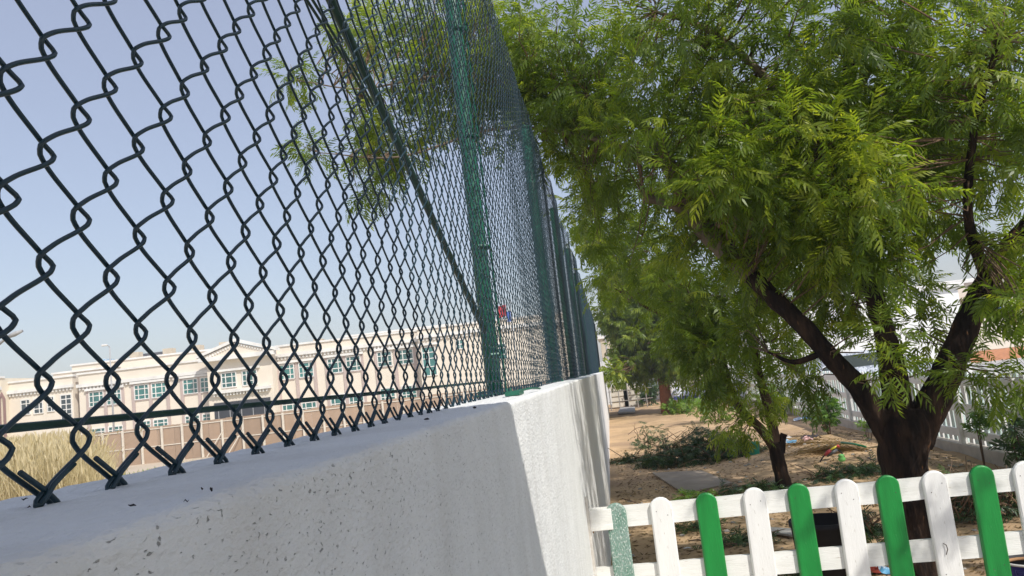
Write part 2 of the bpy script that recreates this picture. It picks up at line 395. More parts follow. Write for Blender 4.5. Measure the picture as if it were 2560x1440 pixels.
def wire_mesh(odd, ph, sides, hook=True):
    b = MB(); b.tube(wire_pts(odd, 25, ph, hook), WR, sides)
    b.m = [0]*len(b.m)
    me = bpy.data.meshes.new('wire'); me.from_pydata(b.v, [], b.f); me.materials.append(M['pvc'])
    me.polygons.foreach_set('use_smooth', [True]*len(me.polygons)); me.update(); return me
LOD = [[wire_mesh(o, 14, 8) for o in (0,1)], [wire_mesh(o, 9, 6) for o in (0,1)], [wire_mesh(o, 6, 4, False) for o in (0,1)]]
YT0 = aX(95, 1258, FX).y
def xoff(Y):
    if Y < 2.2: return 0.0
    s = (Y - 2.3) / 2.7
    return .014*math.sin(math.pi*s)**2 * (1 if Y < 5 else 1.4) + .010*math.sin(Y*2.9)*min(1, (Y-2.2)/3) + .006*math.sin(Y*7.1)*min(1, (Y-2.2)/4)
def lean(Y):    # mesh is pulled out of plumb between the posts
    pts = [(-.2, .085), (.4, .075), (.8, .060), (1.2, .045), (2.2, .0), (3, -.01), (5, 0), (40, 0)]
    for (a, va), (b, vb) in zip(pts, pts[1:]):
        if Y <= b: return va + (vb-va)*max(0, (Y-a)/(b-a))
    return 0
NW = 300
k0 = -8
for k in range(NW):
    kk = k + k0
    Y = YT0 + (kk + .5) * PIT/2
    me = LOD[0 if Y < 1.35 else 1 if Y < 3.4 else 2][kk % 2]
    Yn = Y + .0025*max(0, min(2.5, (.486-Y)/.062))
    o = link('wire', me, fence, (xoff(Y), Yn, 0)); o.rotation_euler = (-lean(Y) + random.gauss(0, .0006), 0, random.gauss(0, .03)); o.location.x += random.gauss(0, .0006); o.location.z += random.gauss(0, .0006)
# the rest of the run is too fine to pick apart
def far_wires():
    Vs = []; Fs = []; b = 0
    for kk in range(NW + k0, int((29.6 - YT0) / (PIT/2))):
        Y = YT0 + (kk+.5) * PIT/2; odd = kk % 2; A = PIT/4; D = .002
        n = 52; z = np.linspace(0, 26*PZ, n+1)
        sg = -1 if odd else 1
        y = sg * A * np.where(np.arange(n+1) % 2 == 0, -1, 1); x = xoff(Y) + D*np.where(np.arange(n+1) % 2 == 0, -.3, .3)
        P = np.stack([x + np.zeros(n+1), Y + y, z], 1)
        ring = np.array([[WR*1.0, 0, WR*.3], [-WR*.5, WR, -WR*.3], [-WR*.5, -WR, 0]])
        V = (P[:, None, :] + ring[None]).reshape(-1, 3); Vs.append(V)
        i = np.arange(n)[:, None]*3; j = np.arange(3)[None]
        F = np.stack([i+j, i+(j+1) % 3, i+3+(j+1) % 3, i+3+j], -1).reshape(-1, 4) + b
        Fs.append(F); b += len(V)
    o = fast('mesh_wire', np.concatenate(Vs), np.concatenate(Fs), M['pvc'], fence)
    o['kind'] = 'stuff'
far_wires()
def post_mesh(h):
    b = MB(); b.tube([(0,0,-.004), (0,0,.3*h), (0,0,.7*h), (0,0,h)], .0245, 14)
    b.tube([(0,0,h), (0,0,h+.012), (0,0,h+.022)], [.027, .027, .010], 14)
    return b
HP = 1.66
pm = post_mesh(HP)
PY0 = aX(1240, 985, -.342).y
posty = [PY0 + 2.62*i for i in range(11)]
post0 = None
bmesh_plate = None
for i, Y in enumerate(posty):
    dx = -.036
    if post0 is None:
        post0 = pm.obj('post', M['post'], fence, True, (dx, Y, 0)); post0.data.polygons.foreach_set('use_smooth', [True]*len(post0.data.polygons))
        pb = MB().bbox((-.055,-.055,-.001), (.055,.055,.006), .002)
        for sx in (-1, 1):
            for sy in (-1, 1): pb.tube([(sx*.04, sy*.04, .006), (sx*.04, sy*.04, .016)], .006, 6)
        plate0 = pb.obj('base_plate', M['post'], fence, False, (dx, Y, 0))
        # tension bar with clamps beside the first post
        tb = MB(); tb.box((-.002, -.006, .01), (.003, .006, 1.6))
        bar0 = tb.obj('tension_bar', M['post'], fence, False, (-.006, Y+.036, 0))
        cl = MB(); cl.tube([(0,-.030,0),(.026,-.018,0),(.030,0,0),(.026,.022,0),(.01,.045,0)], .005, 5)
        clamp0 = cl.obj('clamp', M['post'], fence, False, (dx+.002, Y, .12))
        for z in (.45, .8, 1.15, 1.5):
            c = clamp0.copy(); COL.objects.link(c); c.location = (dx+.002, Y, z)
    else:
        c = post0.copy(); COL.objects.link(c); c.location = (dx, Y, 0); c.scale = (1.35, 1.35, 1.0)
        c = plate0.copy(); COL.objects.link(c); c.location = (dx, Y, 0)
        if i < 4:
            c = bar0.copy(); COL.objects.link(c); c.location = (-.006, Y+.036, 0)
# bottom line wire, top line wire
def at_f(px, py, dx): return aX(px, py, FX+dx) - Vector((FX, 0, ZF))
p0 = at_f(0, 1073, -.012); p1 = at_f(1190, 967, -.012)
b = MB(); zb = p0.z
b.tube([(-.012, -.3, zb), (-.012, .2, zb), (-.012, .6, zb*.995), (-.012, 1.2, zb-.001), (-.012, 1.6, zb), (-.012, PY0, zb*1.0)], .0026, 6)
b.obj('bottom_line_rod', M['stay'], fence, True)
b = MB(); b.tube([(-.008, -.5, 1.60), (-.008, 6, 1.60), (-.008, 15, 1.60), (-.008, 29.4, 1.60)], .004, 5)
b.obj('top_line_wire', M['stay'], fence, True)
# diagonal stay behind the mesh, and its guy wires
a0 = at_f(800, -60, -.030); a1 = at_f(1212, 830, -.030)
b = MB(); b.tube([a0 + (a0-a1)*.25, a0, a0.lerp(a1, .5), a1], .0080, 10)
b.obj('diagonal_stay', M['stay'], fence, True)
for (q0, q1, q2) in (((735,-50),(862,150),(925,265)), ((745,-60),(872,150),(932,262))):
    b = MB(); b.tube(spline([at_f(*q0, -.020), at_f(*q1, -.020), at_f(*q2, -.024)], 4), .0022, 6)
    b.obj('guy_wire', M['stay'], fence, True)

# offcut lying on the wall by the first post
b = MB(); p = aZ(1292, 986, WTOP+.004)
b.box((-.012,-.05,0), (.022,.05,.010)); b.tube([(0,.05,.008),(.03,.16,.010),(.04,.30,.005)], .003, 6)
o = b.obj('green_bracket', M['post'], None, False, (p.x-.01, p.y, WTOP+.003)); tag(o, 'loose green metal bracket with bent strap on wall top beside the first post', 'bracket')

# ------------------------------------------------------------------ ground
FYP = 3.3
def gh(x, y):
    h = .04*nz3(x*.6, y*.5, 0) + .022*nz3(x*2.1, y*1.9, 3) + .014*nz3(x*5, y*5, 5) - .016*max(0, nz3(x*7, y*5, 9)-.15)
    h += .16*math.exp(-(((x-2.9)/1.1)**2 + ((y-12.2)/2.0)**2))     # sand mound
    return h*min(1, max(0, (x+.1)/.6))
xs = np.concatenate([np.arange(-.28, 4.6, .07), np.array([4.7, 5, 6, 8, 12, 20, 40, 90, 200, 500])])
ys = np.concatenate([np.array([-400, -100, -30, -10, -4, -2, 0, 1, 2]), np.arange(2.5, 16, .09), np.arange(16, 36, .35), np.array([37, 40, 50, 70, 120, 250, 900])])
V = [(x, y, gh(x, y) if (x < 4.4 and 0 < y < 36) else 0) for y in ys for x in xs]; n = len(xs)
F = [(i*n+j, i*n+j+1, (i+1)*n+j+1, (i+1)*n+j) for i in range(len(ys)-1) for j in range(n-1)]
tag(fast('garden_ground', np.array(V), np.array(F), M['sand'], smooth=True), kind='structure')
xs = np.array([-900, -300, -120, -60, -30, -12, -4, -1, -.28]); ys = np.array([-400, -50, 0, 10, 20, 40, 80, 160, 400, 900])
V = [(x, y, -.5 + (0 if x > -2 else .1*nz3(x*.1, y*.1, 0))) for y in ys for x in xs]; n = len(xs)
F = [(i*n+j, i*n+j+1, (i+1)*n+j+1, (i+1)*n+j) for i in range(len(ys)-1) for j in range(n-1)]
tag(fast('outside_ground', np.array(V), np.array(F), M['outside'], smooth=True), kind='structure')
b = MB(); b.add([(4.55,-5,.012),(60,-5,.012),(60,60,.012),(4.55,60,.012)], [(0,1,2,3)])
tag(b.obj('yard_paving', M['yard']), kind='structure')

b = MB(); b.bbox((WX0+.01, -9, .02), (9, FYP, .075), .008)  # unseen grey paving, added to cut warm bounce onto the near wall
tag(b.obj('bounce_paving', M['yard']), kind='structure')

# unseen stand-in roof, shaped so its edge casts the near wall's shade
cp = thing('shade_roof', 'unseen flat roof behind the photographer, added to cast shade on the near wall', 'canopy', (2, -3, 0))
MB().bbox((-2.25, -3.2, 3.42), (4.6, 2.93, 3.58), .01).obj('roof', M['canopy'], cp)
for (x, y) in ((4.3, 2.6), (4.3, -2.9), (-1.9, -2.9)):
    MB().bbox((x-.06, y-.06, -.02), (x+.06, y+.06, 3.42), .005).obj('post', M['canopy'], cp)

# ------------------------------------------------------------------ front picket fence
FY = aX(1468, 1295, WX0).y
pf = thing('picket_fence', 'low front picket fence with alternating green and white rounded pickets', 'fence', (0, FY, 0))
def picket_mesh(w, h, t=.020, seed=0):
    rr = random.Random(seed); b = MB(); n = 10; r = w/2
    out = [(-r, .0)]
    for i in range(n+1):
        a = math.pi - math.pi*i/n; out.append((r*math.cos(a)*(1 + rr.uniform(-.02,.02)), h - r*.95 + r*.95*math.sin(a)))
    out.append((r, .0))
    # chamfered front edge: rings back, front-outer, front-inner
    ins = .006; k = len(out); vs = []
    cx = 0
    for (x, z) in out: vs.append((x, t/2, z))
    for (x, z) in out: vs.append((x, -t/2+.005, z))
    for (x, z) in out:
        s = (r-ins)/r
        vs.append((x*s, -t/2, (z if z <= h-r else h-r + (z-(h-r))*s)))
    fs = []
    for i in range(k-1):
        fs.append((i, i+1, k+i+1, k+i)); fs.append((k+i, k+i+1, 2*k+i+1, 2*k+i))
    fs.append(tuple(range(2*k, 3*k))[::-1]); fs.append(tuple(range(0, k)))
    fs.append((0, k, 2*k, 3*k-1, 2*k-1, k-1))
    b.add(vs, fs, 0)
    for zz_ in (.885, .52):
        for dx in rr.choice(((-1, 1), (1,), (-1,), (-1, 1))):
            x = dx*w*.24 + rr.uniform(-.006, .006); z = zz_ + .0 + rr.uniform(-.02, .02)
            b.tube([(x, -t/2-.0012, z), (x, -t/2+.001, z)], .0022, 6, mi=1)
    return b
tops = [(1541,1260,'gw',.092),(1648,1242,'w',.100),(1763,1230,'g',.094),(1876,1217,'w',.102),(1992,1206,'g',.095),(2102,1196,'w',.100),(2213,1186,'g',.098),(2330,1174,'w',.104),(2441,1160,'g',.099),(2552,1149,'w',.106)]
tp = [(aY(px, py, FY), c, wd) for px, py, c, wd in tops]
dxm = (tp[-1][0].x - tp[0][0].x) / (len(tp)-1)
for i in range(1, 6):
    q = tp[-1][0] + Vector((dxm, 0, 0)) if i == 1 else q + Vector((dxm, 0, 0))
    tp.append((q.copy(), 'wg'[i % 2], .1))
mm = {'w': M['white'], 'g': M['green'], 'gw': M['green_worn']}
ztop = sum(p.z for p, _, _ in tp[:10]) / 10
for i, (p, c, wd) in enumerate(tp):
    h = .5*p.z + .5*ztop
    b = picket_mesh(wd, h - .04, seed=i)
    o = b.obj('picket', [mm[c], M['nail']], pf, False, (p.x, -.022, .04)); o.rotation_euler.y = random.uniform(-.012, .012)
    if c == 'gw': o['label'] = 'worn faded green picket at the wall end'
x1 = tp[-1][0].x + .12
zr = aY(1900, 1258, FY).z; zr2 = aY(1900, 1411, FY).z
for zc in (zr, zr2, ):
    xl = WX0 + .012
    b = MB(); nseg = 24
    vs = []; 
    for i in range(nseg+1):
        x = xl + (x1-xl)*i/nseg; wob = .003*nz3(x*3, zc*9, 0); hh = .047 + .002*nz3(x*7, zc*5, 2)
        vs += [(x, -.011, zc-hh+wob), (x, .014, zc-hh+wob), (x, .014, zc+hh+wob), (x, -.011, zc+hh+wob)]
    fs = [(4*i+j, 4*i+(j+1) % 4, 4*i+4+(j+1) % 4, 4*i+4+j) for i in range(nseg) for j in range(4)] + [(0,1,2,3)[::-1], (4*nseg, 4*nseg+1, 4*nseg+2, 4*nseg+3)]
    b.add(vs, fs); b.obj('rail', M['white_h'], pf)
# wall batten and end block
MB().bbox((WX0-.004, -.050, .0), (WX0+.013, -.014, aY(1462,1243,FY-.03).z), .002).obj('wall_batten', M['worn'], pf)
MB().bbox((WX0+.012, -.040, zr-.050), (WX0+.115, -.0115, zr+.045), .002).obj('end_block', M['white_h'], pf)
MB().box((WX0+.0185, -.030, zr-.060), (WX0+.024, -.012, zr-.001)).obj('shim', M['wood'], pf)
MB().bbox((x1-.05, .015, 0), (x1+.04, .10, ztop-.1), .004).obj('fence_post', M['white'], pf)
b = MB(); q = aY(2355, 1365, FY) - Vector((0, FY, 0))
b.tube([q+Vector((-.006,-.036,.02)), q+Vector((.004,-.040,.012)), q+Vector((.006,-.042,-.005)), q+Vector((-.002,-.038,-.028))], .0022, 5)
b.obj('bent_nail', M['nail'], pf)

# ------------------------------------------------------------------ rear perimeter picket fence
RXF = 4.38
rf = thing('perimeter_fence', 'long white picket fence on concrete kerb at the far side of the garden', 'fence', (RXF, 0, 0))
Y0, Y1 = 4.6, 27.0
MB().bbox((-.05, Y0, -.08), (.10, Y1, .16), .01).obj('kerb', M['kerb'], rf)
def small_picket():
    b = MB(); w2 = .05; h = .90
    out = [(-w2, 0)] + [(w2*math.cos(math.pi-math.pi*i/6), h-w2+w2*math.sin(math.pi*i/6)) for i in range(7)] + [(w2, 0)]
    vs = [(-.010, y, z) for y, z in out] + [(.010, y, z) for y, z in out]; k = len(out)
    fs = [(i, (i+1) % k, k+(i+1) % k, k+i) for i in range(k)] + [tuple(range(k))[::-1], tuple(range(k, 2*k))]
    return b.add(vs, fs)
pa = None
yv = Y0+.06; i = 0
ma_ = small_picket().obj('picket', M['rear'], rf, False, (.045, yv, .17)); mb_ = small_picket().obj('picket', M['teal'], rf, False, (.045, yv+.135, .17))
while yv < Y1-.4:
    i += 1; yv += .15
    c = (mb_ if i % 2 else ma_)
    if i == 1: c.location.y = yv; continue
    c = c.copy(); COL.objects.link(c); c.location = (.045, yv, .17); c.rotation_euler.x = random.uniform(-.012, .012)
seg = 1.55; yv = Y0; first = None
while yv < Y1 - .1:
    y2 = min(Y1, yv + seg)
    for z in (.29, .62, .95):
        MB().bbox((-.0, yv+.04, z-.05), (.032, y2-.04, z+.05), .003).obj('rail', M['rear'], rf)
    b = MB().bbox((-.045, yv-.04, .08), (.034, yv+.04, 1.02), .004)
    b.obj('fence_post', M['rear'], rf); yv = y2

# ------------------------------------------------------------------ leaves
def leaf_template(seed, L=.25, pairs=6, ll=.062, lw=.0155, droop=.5):
    r = np.random.default_rng(seed); V = []; F = []; T = []
    def rach(t):
        return np.array([L*t*math.cos(droop*t*.8), .012*math.sin(3*t+seed), -L*droop*.55*t*t])
    n = 4
    for i in range(n+1):
        p = rach(i/n); wd = .0012*(1-.5*i/n)
        V += [p+[0, wd, 0], p+[0, -wd, .0004]]; T += [.9, .9]
    for i in range(n): F.append((2*i, 2*i+1, 2*i+3, 2*i+2))
    items = [(t, s) for t in np.linspace(.22, .93, pairs) for s in (-1, 1)] + [(1.0, 0)]
    for t, s in items:
        p = rach(t); q = rach(max(0, t-.05)); fwd = p - q; fwd /= np.linalg.norm(fwd)
        side = np.array([0, 1, 0.]); up = np.cross(fwd, side)
        ang = (R(52) + r.normal()*.12) if s else 0
        d = fwd*math.cos(ang) + side*math.sin(ang)*s
        d = d + np.array([0, 0, -(.35 + .35*r.random())]); d /= np.linalg.norm(d)
        l = ll*(.75 + .45*math.sin(math.pi*min(.95, t)))*(.85+.3*r.random())
        wv = np.cross(d, up + r.normal(size=3)*.35); wv /= np.linalg.norm(wv)
        cv = fwd*l*.16                       # sickle curve
        b = len(V)
        V += [p, p+d*l*.30+wv*lw*.5+cv*.2, p+d*l*.30-wv*lw*.5+cv*.2, p+d*l*.68+wv*lw*.42+cv*.55, p+d*l*.68-wv*lw*.30+cv*.55, p+d*l+cv*1.1+np.array([0,0,-.1*l])]
        tv = r.random()*.25; T += [tv]*6
        F += [(b, b+1, b+2, b+2), (b+1, b+3, b+4, b+2), (b+3, b+5, b+4, b+4)]
    F = [f for f in F]
    # degenerate quads -> use small extra: rebuild as triangles
    tri = []
    for f in F:
        if f[2] == f[3]: tri.append(f[:3])
        else: tri += [(f[0], f[1], f[2]), (f[0], f[2], f[3])]
    return np.array(V), np.array(tri), np.array(T)
LT = [leaf_template(s, L=.25+.04*(s % 3 - 1), pairs=5 + s % 3, droop=.35+.12*(s % 4)) for s in range(7)]
LTS = [leaf_template(20+s, L=.22, pairs=4, ll=.085, lw=.030, droop=.4) for s in range(4)]   # cheap, for distant crowns
def basis(d, roll):
    d = d/np.linalg.norm(d); u = np.array([0, 0, 1.]); s = np.cross(u, d)
    if np.linalg.norm(s) < 1e-3: s = np.array([1., 0, 0])
    s /= np.linalg.norm(s); u = np.cross(d, s)
    c, si = math.cos(roll), math.sin(roll)
    return np.stack([d, s*c+u*si, u*c-s*si], 1)      # columns
class Foliage:
    def __init__(s): s.items = []
    def leaf(s, p, d, roll, sc, tint): s.items.append((np.array(p, float), np.array(d, float), roll, sc, tint))
    def cluster(s, p, out, n, sc, tint, spread=1.0):
        out = np.array(out, float); out /= (np.linalg.norm(out)+1e-9)
        for i in range(n):
            a = rng.normal(size=3); a /= np.linalg.norm(a)
            d = out*.55 + a*spread*.95; d[2] -= .12
            s.leaf(np.array(p) + a*.02, d, rng.normal()*.5, sc*rng.uniform(.7, 1.15), float(np.clip(tint + rng.normal()*.13, 0, .95)))
    def build(s, parent, mat_, templates, n_ind=300, key=None, name='foliage'):
        items = s.items
        if n_ind:
            items = sorted(items, key=lambda it: key(it)); ind = items[:n_ind]; items = items[n_ind:]
            mes = []
            for ti, (V, F, T) in enumerate(templates):
                for tv in (.12, .42, .75):
                    me = fast_me('leaf', V, F, mat_, T*.6 + tv); mes.append((ti, tv, me))
            base = np.array(parent.matrix_basis.translation)
            for it in ind:
                p, d, roll, sc, tint = it
                ti = int(rng.integers(len(templates))); tj = min((.12, .42, .75), key=lambda v: abs(v-tint))
                me = [m for a, t, m in mes if a == ti and t == tj][0]
                B = basis(d, roll)
                o = bpy.data.objects.new('leaf', me); COL.objects.link(o); o.parent = parent
                mtx = Matrix([list(B[0]*sc)+[p[0]-base[0]], list(B[1]*sc)+[p[1]-base[1]], list(B[2]*sc)+[p[2]-base[2]], [0,0,0,1]])
                o.matrix_basis = mtx
        if not items: return None
        base = np.array(parent.matrix_basis.translation) if parent else np.zeros(3)
        groups = {}
        for it in items: groups.setdefault(int(rng.integers(len(templates))), []).append(it)
        VV = []; FF = []; TT = []; off = 0
        for ti, its in groups.items():
            V, F, T = templates[ti]
            B = np.stack([basis(it[1], it[2])*it[3] for it in its]); P = np.stack([it[0] for it in its]) - base
            X = np.einsum('nij,vj->nvi', B, V) + P[:, None]
            VV.append(X.reshape(-1, 3)); TT.append((T[None]*.6 + np.array([it[4] for it in its])[:, None]).ravel())
            FF.append((F[None] + (np.arange(len(its))*len(V))[:, None, None] + off).reshape(-1, 3)); off += len(its)*len(V)
        o = fast(name, np.concatenate(VV), np.concatenate(FF), mat_, parent, attr=np.concatenate(TT))
        o['kind'] = 'stuff'; return o
def fast_me(name, V, F, mat_, T):
    me = bpy.data.meshes.new(name); V = np.asarray(V, dtype=np.float32); F = np.asarray(F, dtype=np.int32); k = F.shape[1]
    me.vertices.add(len(V)); me.vertices.foreach_set('co', V.ravel())
    me.loops.add(F.size); me.loops.foreach_set('vertex_index', F.ravel())
    me.polygons.add(len(F)); me.polygons.foreach_set('loop_start', np.arange(0, F.size, k, dtype=np.int32)); me.update(calc_edges=True)
    a = me.attributes.new('tint', 'FLOAT', 'POINT'); a.data.foreach_set('value', np.asarray(T, dtype=np.float32))
    me.materials.append(mat_); return me

def limb_pts(spec, n=5):
    """spec rows: (px, py, Y, radius_px)"""
    rows = []
    for px, py, Y, rp in spec:
        p = aY(px, py, Y); rows.append((p.x, p.y, p.z, rp*Y/FPX))
    s = spline(rows, n); return [Vector(q[:3]) for q in s], [max(.003, q[3]) for q in s]
def grow(tree, lobes, limbs, templ, mat_, n_ind, twigmat, leaf_scale=1.0, per=6, twig_r=.004, maxtwig=.7, tintb=.35):
    fo = Foliage(); nodes = np.array([list(p) for pts, rd in limbs for p in pts])
    tw = MB(); base = tree.location
    for (px, py, Y, rp, dens, flat) in lobes:
        c = np.array(aY(px, py, Y)); rad = rp*Y/FPX
        ncl = int(dens)
        sub = [c + rad*.62*rng.normal(size=3)*np.array([.62, .8, .62]) for _ in range(max(3, ncl//9))]
        stint = [rng.normal()*.13 for _ in sub]
        for i in range(ncl):
            si = int(rng.integers(len(sub)))
            a = rng.normal(size=3); a /= np.linalg.norm(a)
            p = sub[si]*.5 + c*.5 + a*rad*(rng.random()**.45)*np.array([.85, 1.0*flat, .8])
            if p[0] < WX0 + .15 and p[2] < WTOP + 1.75 and p[1] < 25 and p[0] > FX - .4: continue
            j = int(np.argmin(((nodes-p)**2).sum(1))); q = nodes[j]
            out = p - c; out[2] += .1*rad
            hgt = (p[2]-c[2])/rad
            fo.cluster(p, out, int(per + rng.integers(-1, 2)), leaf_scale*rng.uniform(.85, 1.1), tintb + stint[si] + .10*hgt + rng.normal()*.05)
            v = q - p; L = np.linalg.norm(v)
            if L > maxtwig: v = v/L*maxtwig*rng.uniform(.7, 1)
            k = rng.normal(size=3)*.08*np.linalg.norm(v)
            P0 = Vector(p) - base; P1 = Vector(p + v*.5 + k) - base; P2 = Vector(p + v) - base
            tw.tube([P0, P1, P2], [twig_r*.45, twig_r*.9, twig_r*1.7], 3, cap=False)
    cp_ = np.array([0, 0, CAMZ])
    fo.build(tree, mat_, templ, n_ind, key=lambda it: np.linalg.norm(it[0]-cp_) + (50 if not in_view(it[0]) else 0), name='foliage')
    o = tw.obj('twigs', twigmat, tree, True); o.name = 'twig'; o['kind'] = 'stuff'
    return fo
def in_view(p):
    d = Vector((p[0], p[1], p[2]-CAMZ)); c = MC.transposed() @ d
    if c.z > -.1: return False
    x = 1280 + FPX*c.x/-c.z; y = 720 - FPX*c.y/-c.z
    return -60 < x < 2620 and -60 < y < 1500
def add_limbs(tree, specs, mats, base_loc, sides=14, rough=.10):
    out = []
    for k, spec in enumerate(specs):
        pts, rd = limb_pts(spec); out.append((pts, rd))
        b = MB(); b.tube([p - base_loc for p in pts], rd, sides*2 if rd[0] > .05 else sides if rd[0] > .03 else 7, rough=rough if rd[0] > .02 else .03, rs=9)
        b.obj('limb', mats[k] if isinstance(mats, list) else mats, tree, True)
    return out

# --- main neem tree
B1 = Vector((aY(2302, 1440, 5.0).x, 5.0, 0.0))
t1 = thing('neem_tree', 'large neem tree with dark forked trunk right behind the green and white pickets', 'tree', B1)
fk = [aY(2262,1200,5.0), aY(2258,1120,5.0), aY(2262,1060,5.0)]
tr = spline([tuple(B1 + Vector((0,0,-.06))) + (.17,), tuple(B1.lerp(fk[0], .4)) + (.138,), tuple(fk[0]) + (.128,), tuple(fk[1]) + (.136,), tuple(fk[2]) + (.145,), tuple(aY(2262, 1020, 5.0)) + (.11,)], 8)
b = MB(); b.tube([Vector(q[:3]) - B1 for q in tr], [q[3] for q in tr], 64, rough=.11, rs=8)
b.obj('trunk', M['bark'], t1, True)
L1 = [
 [(2236,1110,5,32),(2198,1045,5,29),(2132,952,5,24),(2064,880,5,22),(2007,815,5,21),(1930,740,5.05,21),(1880,690,5.1,20)],
 [(2254,1090,5,38),(2243,1000,5,33),(2228,900,5.0,28),(2190,750,5.05,22),(2142,550,5.1,22),(2118,350,5.2,18),(2125,150,5.2,15),(2155,-120,5.2,10)],
 [(2286,1105,5,38),(2322,1030,5,36),(2370,930,4.98,33),(2412,825,4.95,28),(2470,700,4.9,25),(2550,590,4.9,24),(2700,430,4.8,17)],
 [(2425,790,4.95,24),(2490,742,4.9,21),(2560,700,4.9,16),(2680,640,4.8,9)],
 [(1880,690,5.1,24),(1800,615,5.2,25),(1728,530,5.3,25),(1672,415,5.45,20),(1600,310,5.6,13),(1500,250,5.8,8),(1300,215,6.0,5),(1100,190,6.1,3.6),(900,222,6.2,2.4),(740,200,6.2,1.4)],
 [(1740,545,5.3,14),(1680,512,5.25,11),(1612,494,5.2,10.5)],
 [(2142,550,5.1,16),(2050,380,5,12),(1900,180,5,10),(1760,70,5,8),(1640,30,5,4)],
 [(2190,740,5.05,10),(2270,520,5.2,7),(2330,430,5.1,6),(2480,372,4.9,4)],
 [(2125,250,5.2,12),(2250,60,5,10),(2400,-60,4.8,8)],
 [(2470,700,4.9,16),(2420,540,4.6,11),(2440,300,4.4,9),(2500,100,4.3,6)],
 [(1672,415,5.45,14),(1500,350,5.7,7),(1250,320,6,4),(1000,392,6.1,2.6),(800,382,6.2,1.4)],
 [(2062,880,5,9),(1985,905,5,6),(1920,880,5.1,3)],
]
l1 = add_limbs(t1, L1, [M['bark'], M['bark'], M['bark'], M['bark'], M['limb'], M['limb'], M['limb'], M['limb'], M['limb'], M['bark'], M['limb'], M['bark']], B1, 22, .12)
lob1 = [ # px, py, Y, radius px, clusters, depth factor
 (2300,60,4.8,320,95,1),(1960,120,4.9,300,105,1),(1700,160,5.1,260,95,1),(1470,130,5.7,190,70,1),(1450,330,5.9,130,40,1),
 (1700,400,5.3,230,80,1),(1980,380,4.9,230,85,1),(2220,330,4.9,180,55,1),(2480,180,4.4,190,60,1),(2530,400,4.5,90,18,1),
 (2120,560,4.8,150,40,1),(1960,610,5.0,160,50,1),(1800,600,5.4,150,40,1),(2330,540,5.0,110,18,1),(2270,720,5.6,70,9,.5),
 (2530,800,4.2,60,7,.6),(2290,830,5.5,60,6,.4),(2130,760,5.6,70,10,.5),(1990,760,5.6,90,14,.5),(2400,850,5.6,45,3,.4),(2200,830,4.5,40,4,.5),(2550,620,4.6,70,10,1),(1470,470,6.0,80,22,1),(1415,400,6.2,75,22,1),(1490,570,6.3,85,26,1),(1900,830,5.6,80,12,.4),(2080,720,5.6,70,8,.4),(2190,640,4.7,50,5,.6),(2420,950,4.4,40,4,.5),(2230,920,4.6,40,4,.5),(2480,720,4.4,60,7,.6),
 (930,110,6.6,110,34,1),(1080,220,6.5,140,60,1),(1000,360,6.5,100,34,1),(900,300,6.5,70,12,1),(1080,40,6.5,120,40,1),(1230,180,6.2,110,46,1),(1330,120,6,130,50,1),(1400,250,6,110,36,1),(715,190,6.3,48,8,1),(790,385,6.4,45,7,1),(925,460,6.5,48,8,1),
 (1180,80,6.3,150,42,1),(1300,300,6.2,100,26,1),(2020,930,5.5,50,5,.5),(2530,950,4.3,45,5,.5),(2130,430,4.2,140,24,.8),(1850,460,4.6,160,30,.8),
]
def shade_lobe(x, y, z, r_, n_):      # a crown lobe in metres, added mostly out of sight to shade the garden
    d = Vector((x, y, z-CAMZ)); c = MC.transposed() @ d
    return ((1280 + FPX*c.x/-c.z, 720 - FPX*c.y/-c.z, y, r_*FPX/y, n_, 1))
lob1 += [shade_lobe(2.9,4.6,4.6,1.3,70), shade_lobe(4.4,5.0,4.4,1.3,80), shade_lobe(3.6,6.6,4.8,1.4,80), shade_lobe(1.9,6.4,5.0,1.3,50), shade_lobe(1.9,2.5,3.5,.75,46), shade_lobe(3.0,2.0,3.6,.5,12), shade_lobe(4.8,3.7,4.1,1.1,110), shade_lobe(3.6,3.4,4.2,.8,60), shade_lobe(6.2,4.9,4.0,1.2,80), shade_lobe(6.0,7,4.2,1.2,70), shade_lobe(4.9,6.8,4.4,1.2,60), shade_lobe(.9,4.2,4.2,.9,30)]
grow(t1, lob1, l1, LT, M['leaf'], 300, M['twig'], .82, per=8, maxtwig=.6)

# --- second tree
B2 = aZ(1964, 1228, 0.0); Y2 = B2.y
t2 = thing('neem_tree', 'smaller leaning neem tree with V fork and short stub behind the third green picket', 'tree', B2)
tr = spline([tuple(B2 + Vector((0,0,-.05))) + (.10,), tuple(aY(1952, 1180, Y2)) + (.080,), tuple(aY(1943, 1140, Y2)) + (.080,), tuple(aY(1936, 1105, Y2)) + (.072,)], 6)
b = MB(); b.tube([Vector(q[:3]) - B2 for q in tr], [q[3] for q in tr], 28, rough=.10, rs=10); b.obj('trunk', M['bark'], t2, True)
L2 = [
 [(1940,1125,Y2,13),(1900,1070,Y2,11),(1850,1022,Y2,10),(1818,960,Y2,12),(1790,860,Y2,10),(1710,730,Y2+.3,8),(1630,610,Y2+.5,6),(1520,500,Y2+.6,4)],
 [(1940,1120,Y2,13),(1926,1040,Y2,12),(1903,955,Y2,10),(1880,860,Y2,9),(1850,740,Y2,6)],
 [(1950,1130,Y2,12),(1955,1100,Y2,9),(1960,1084,Y2,8)],
 [(1790,860,Y2,7),(1680,800,Y2+.5,5),(1600,760,Y2+.8,3)],
]
l2 = add_limbs(t2, L2, [M['bark2'], M['bark2'], M['bark'], M['bark2']], B2, 12)
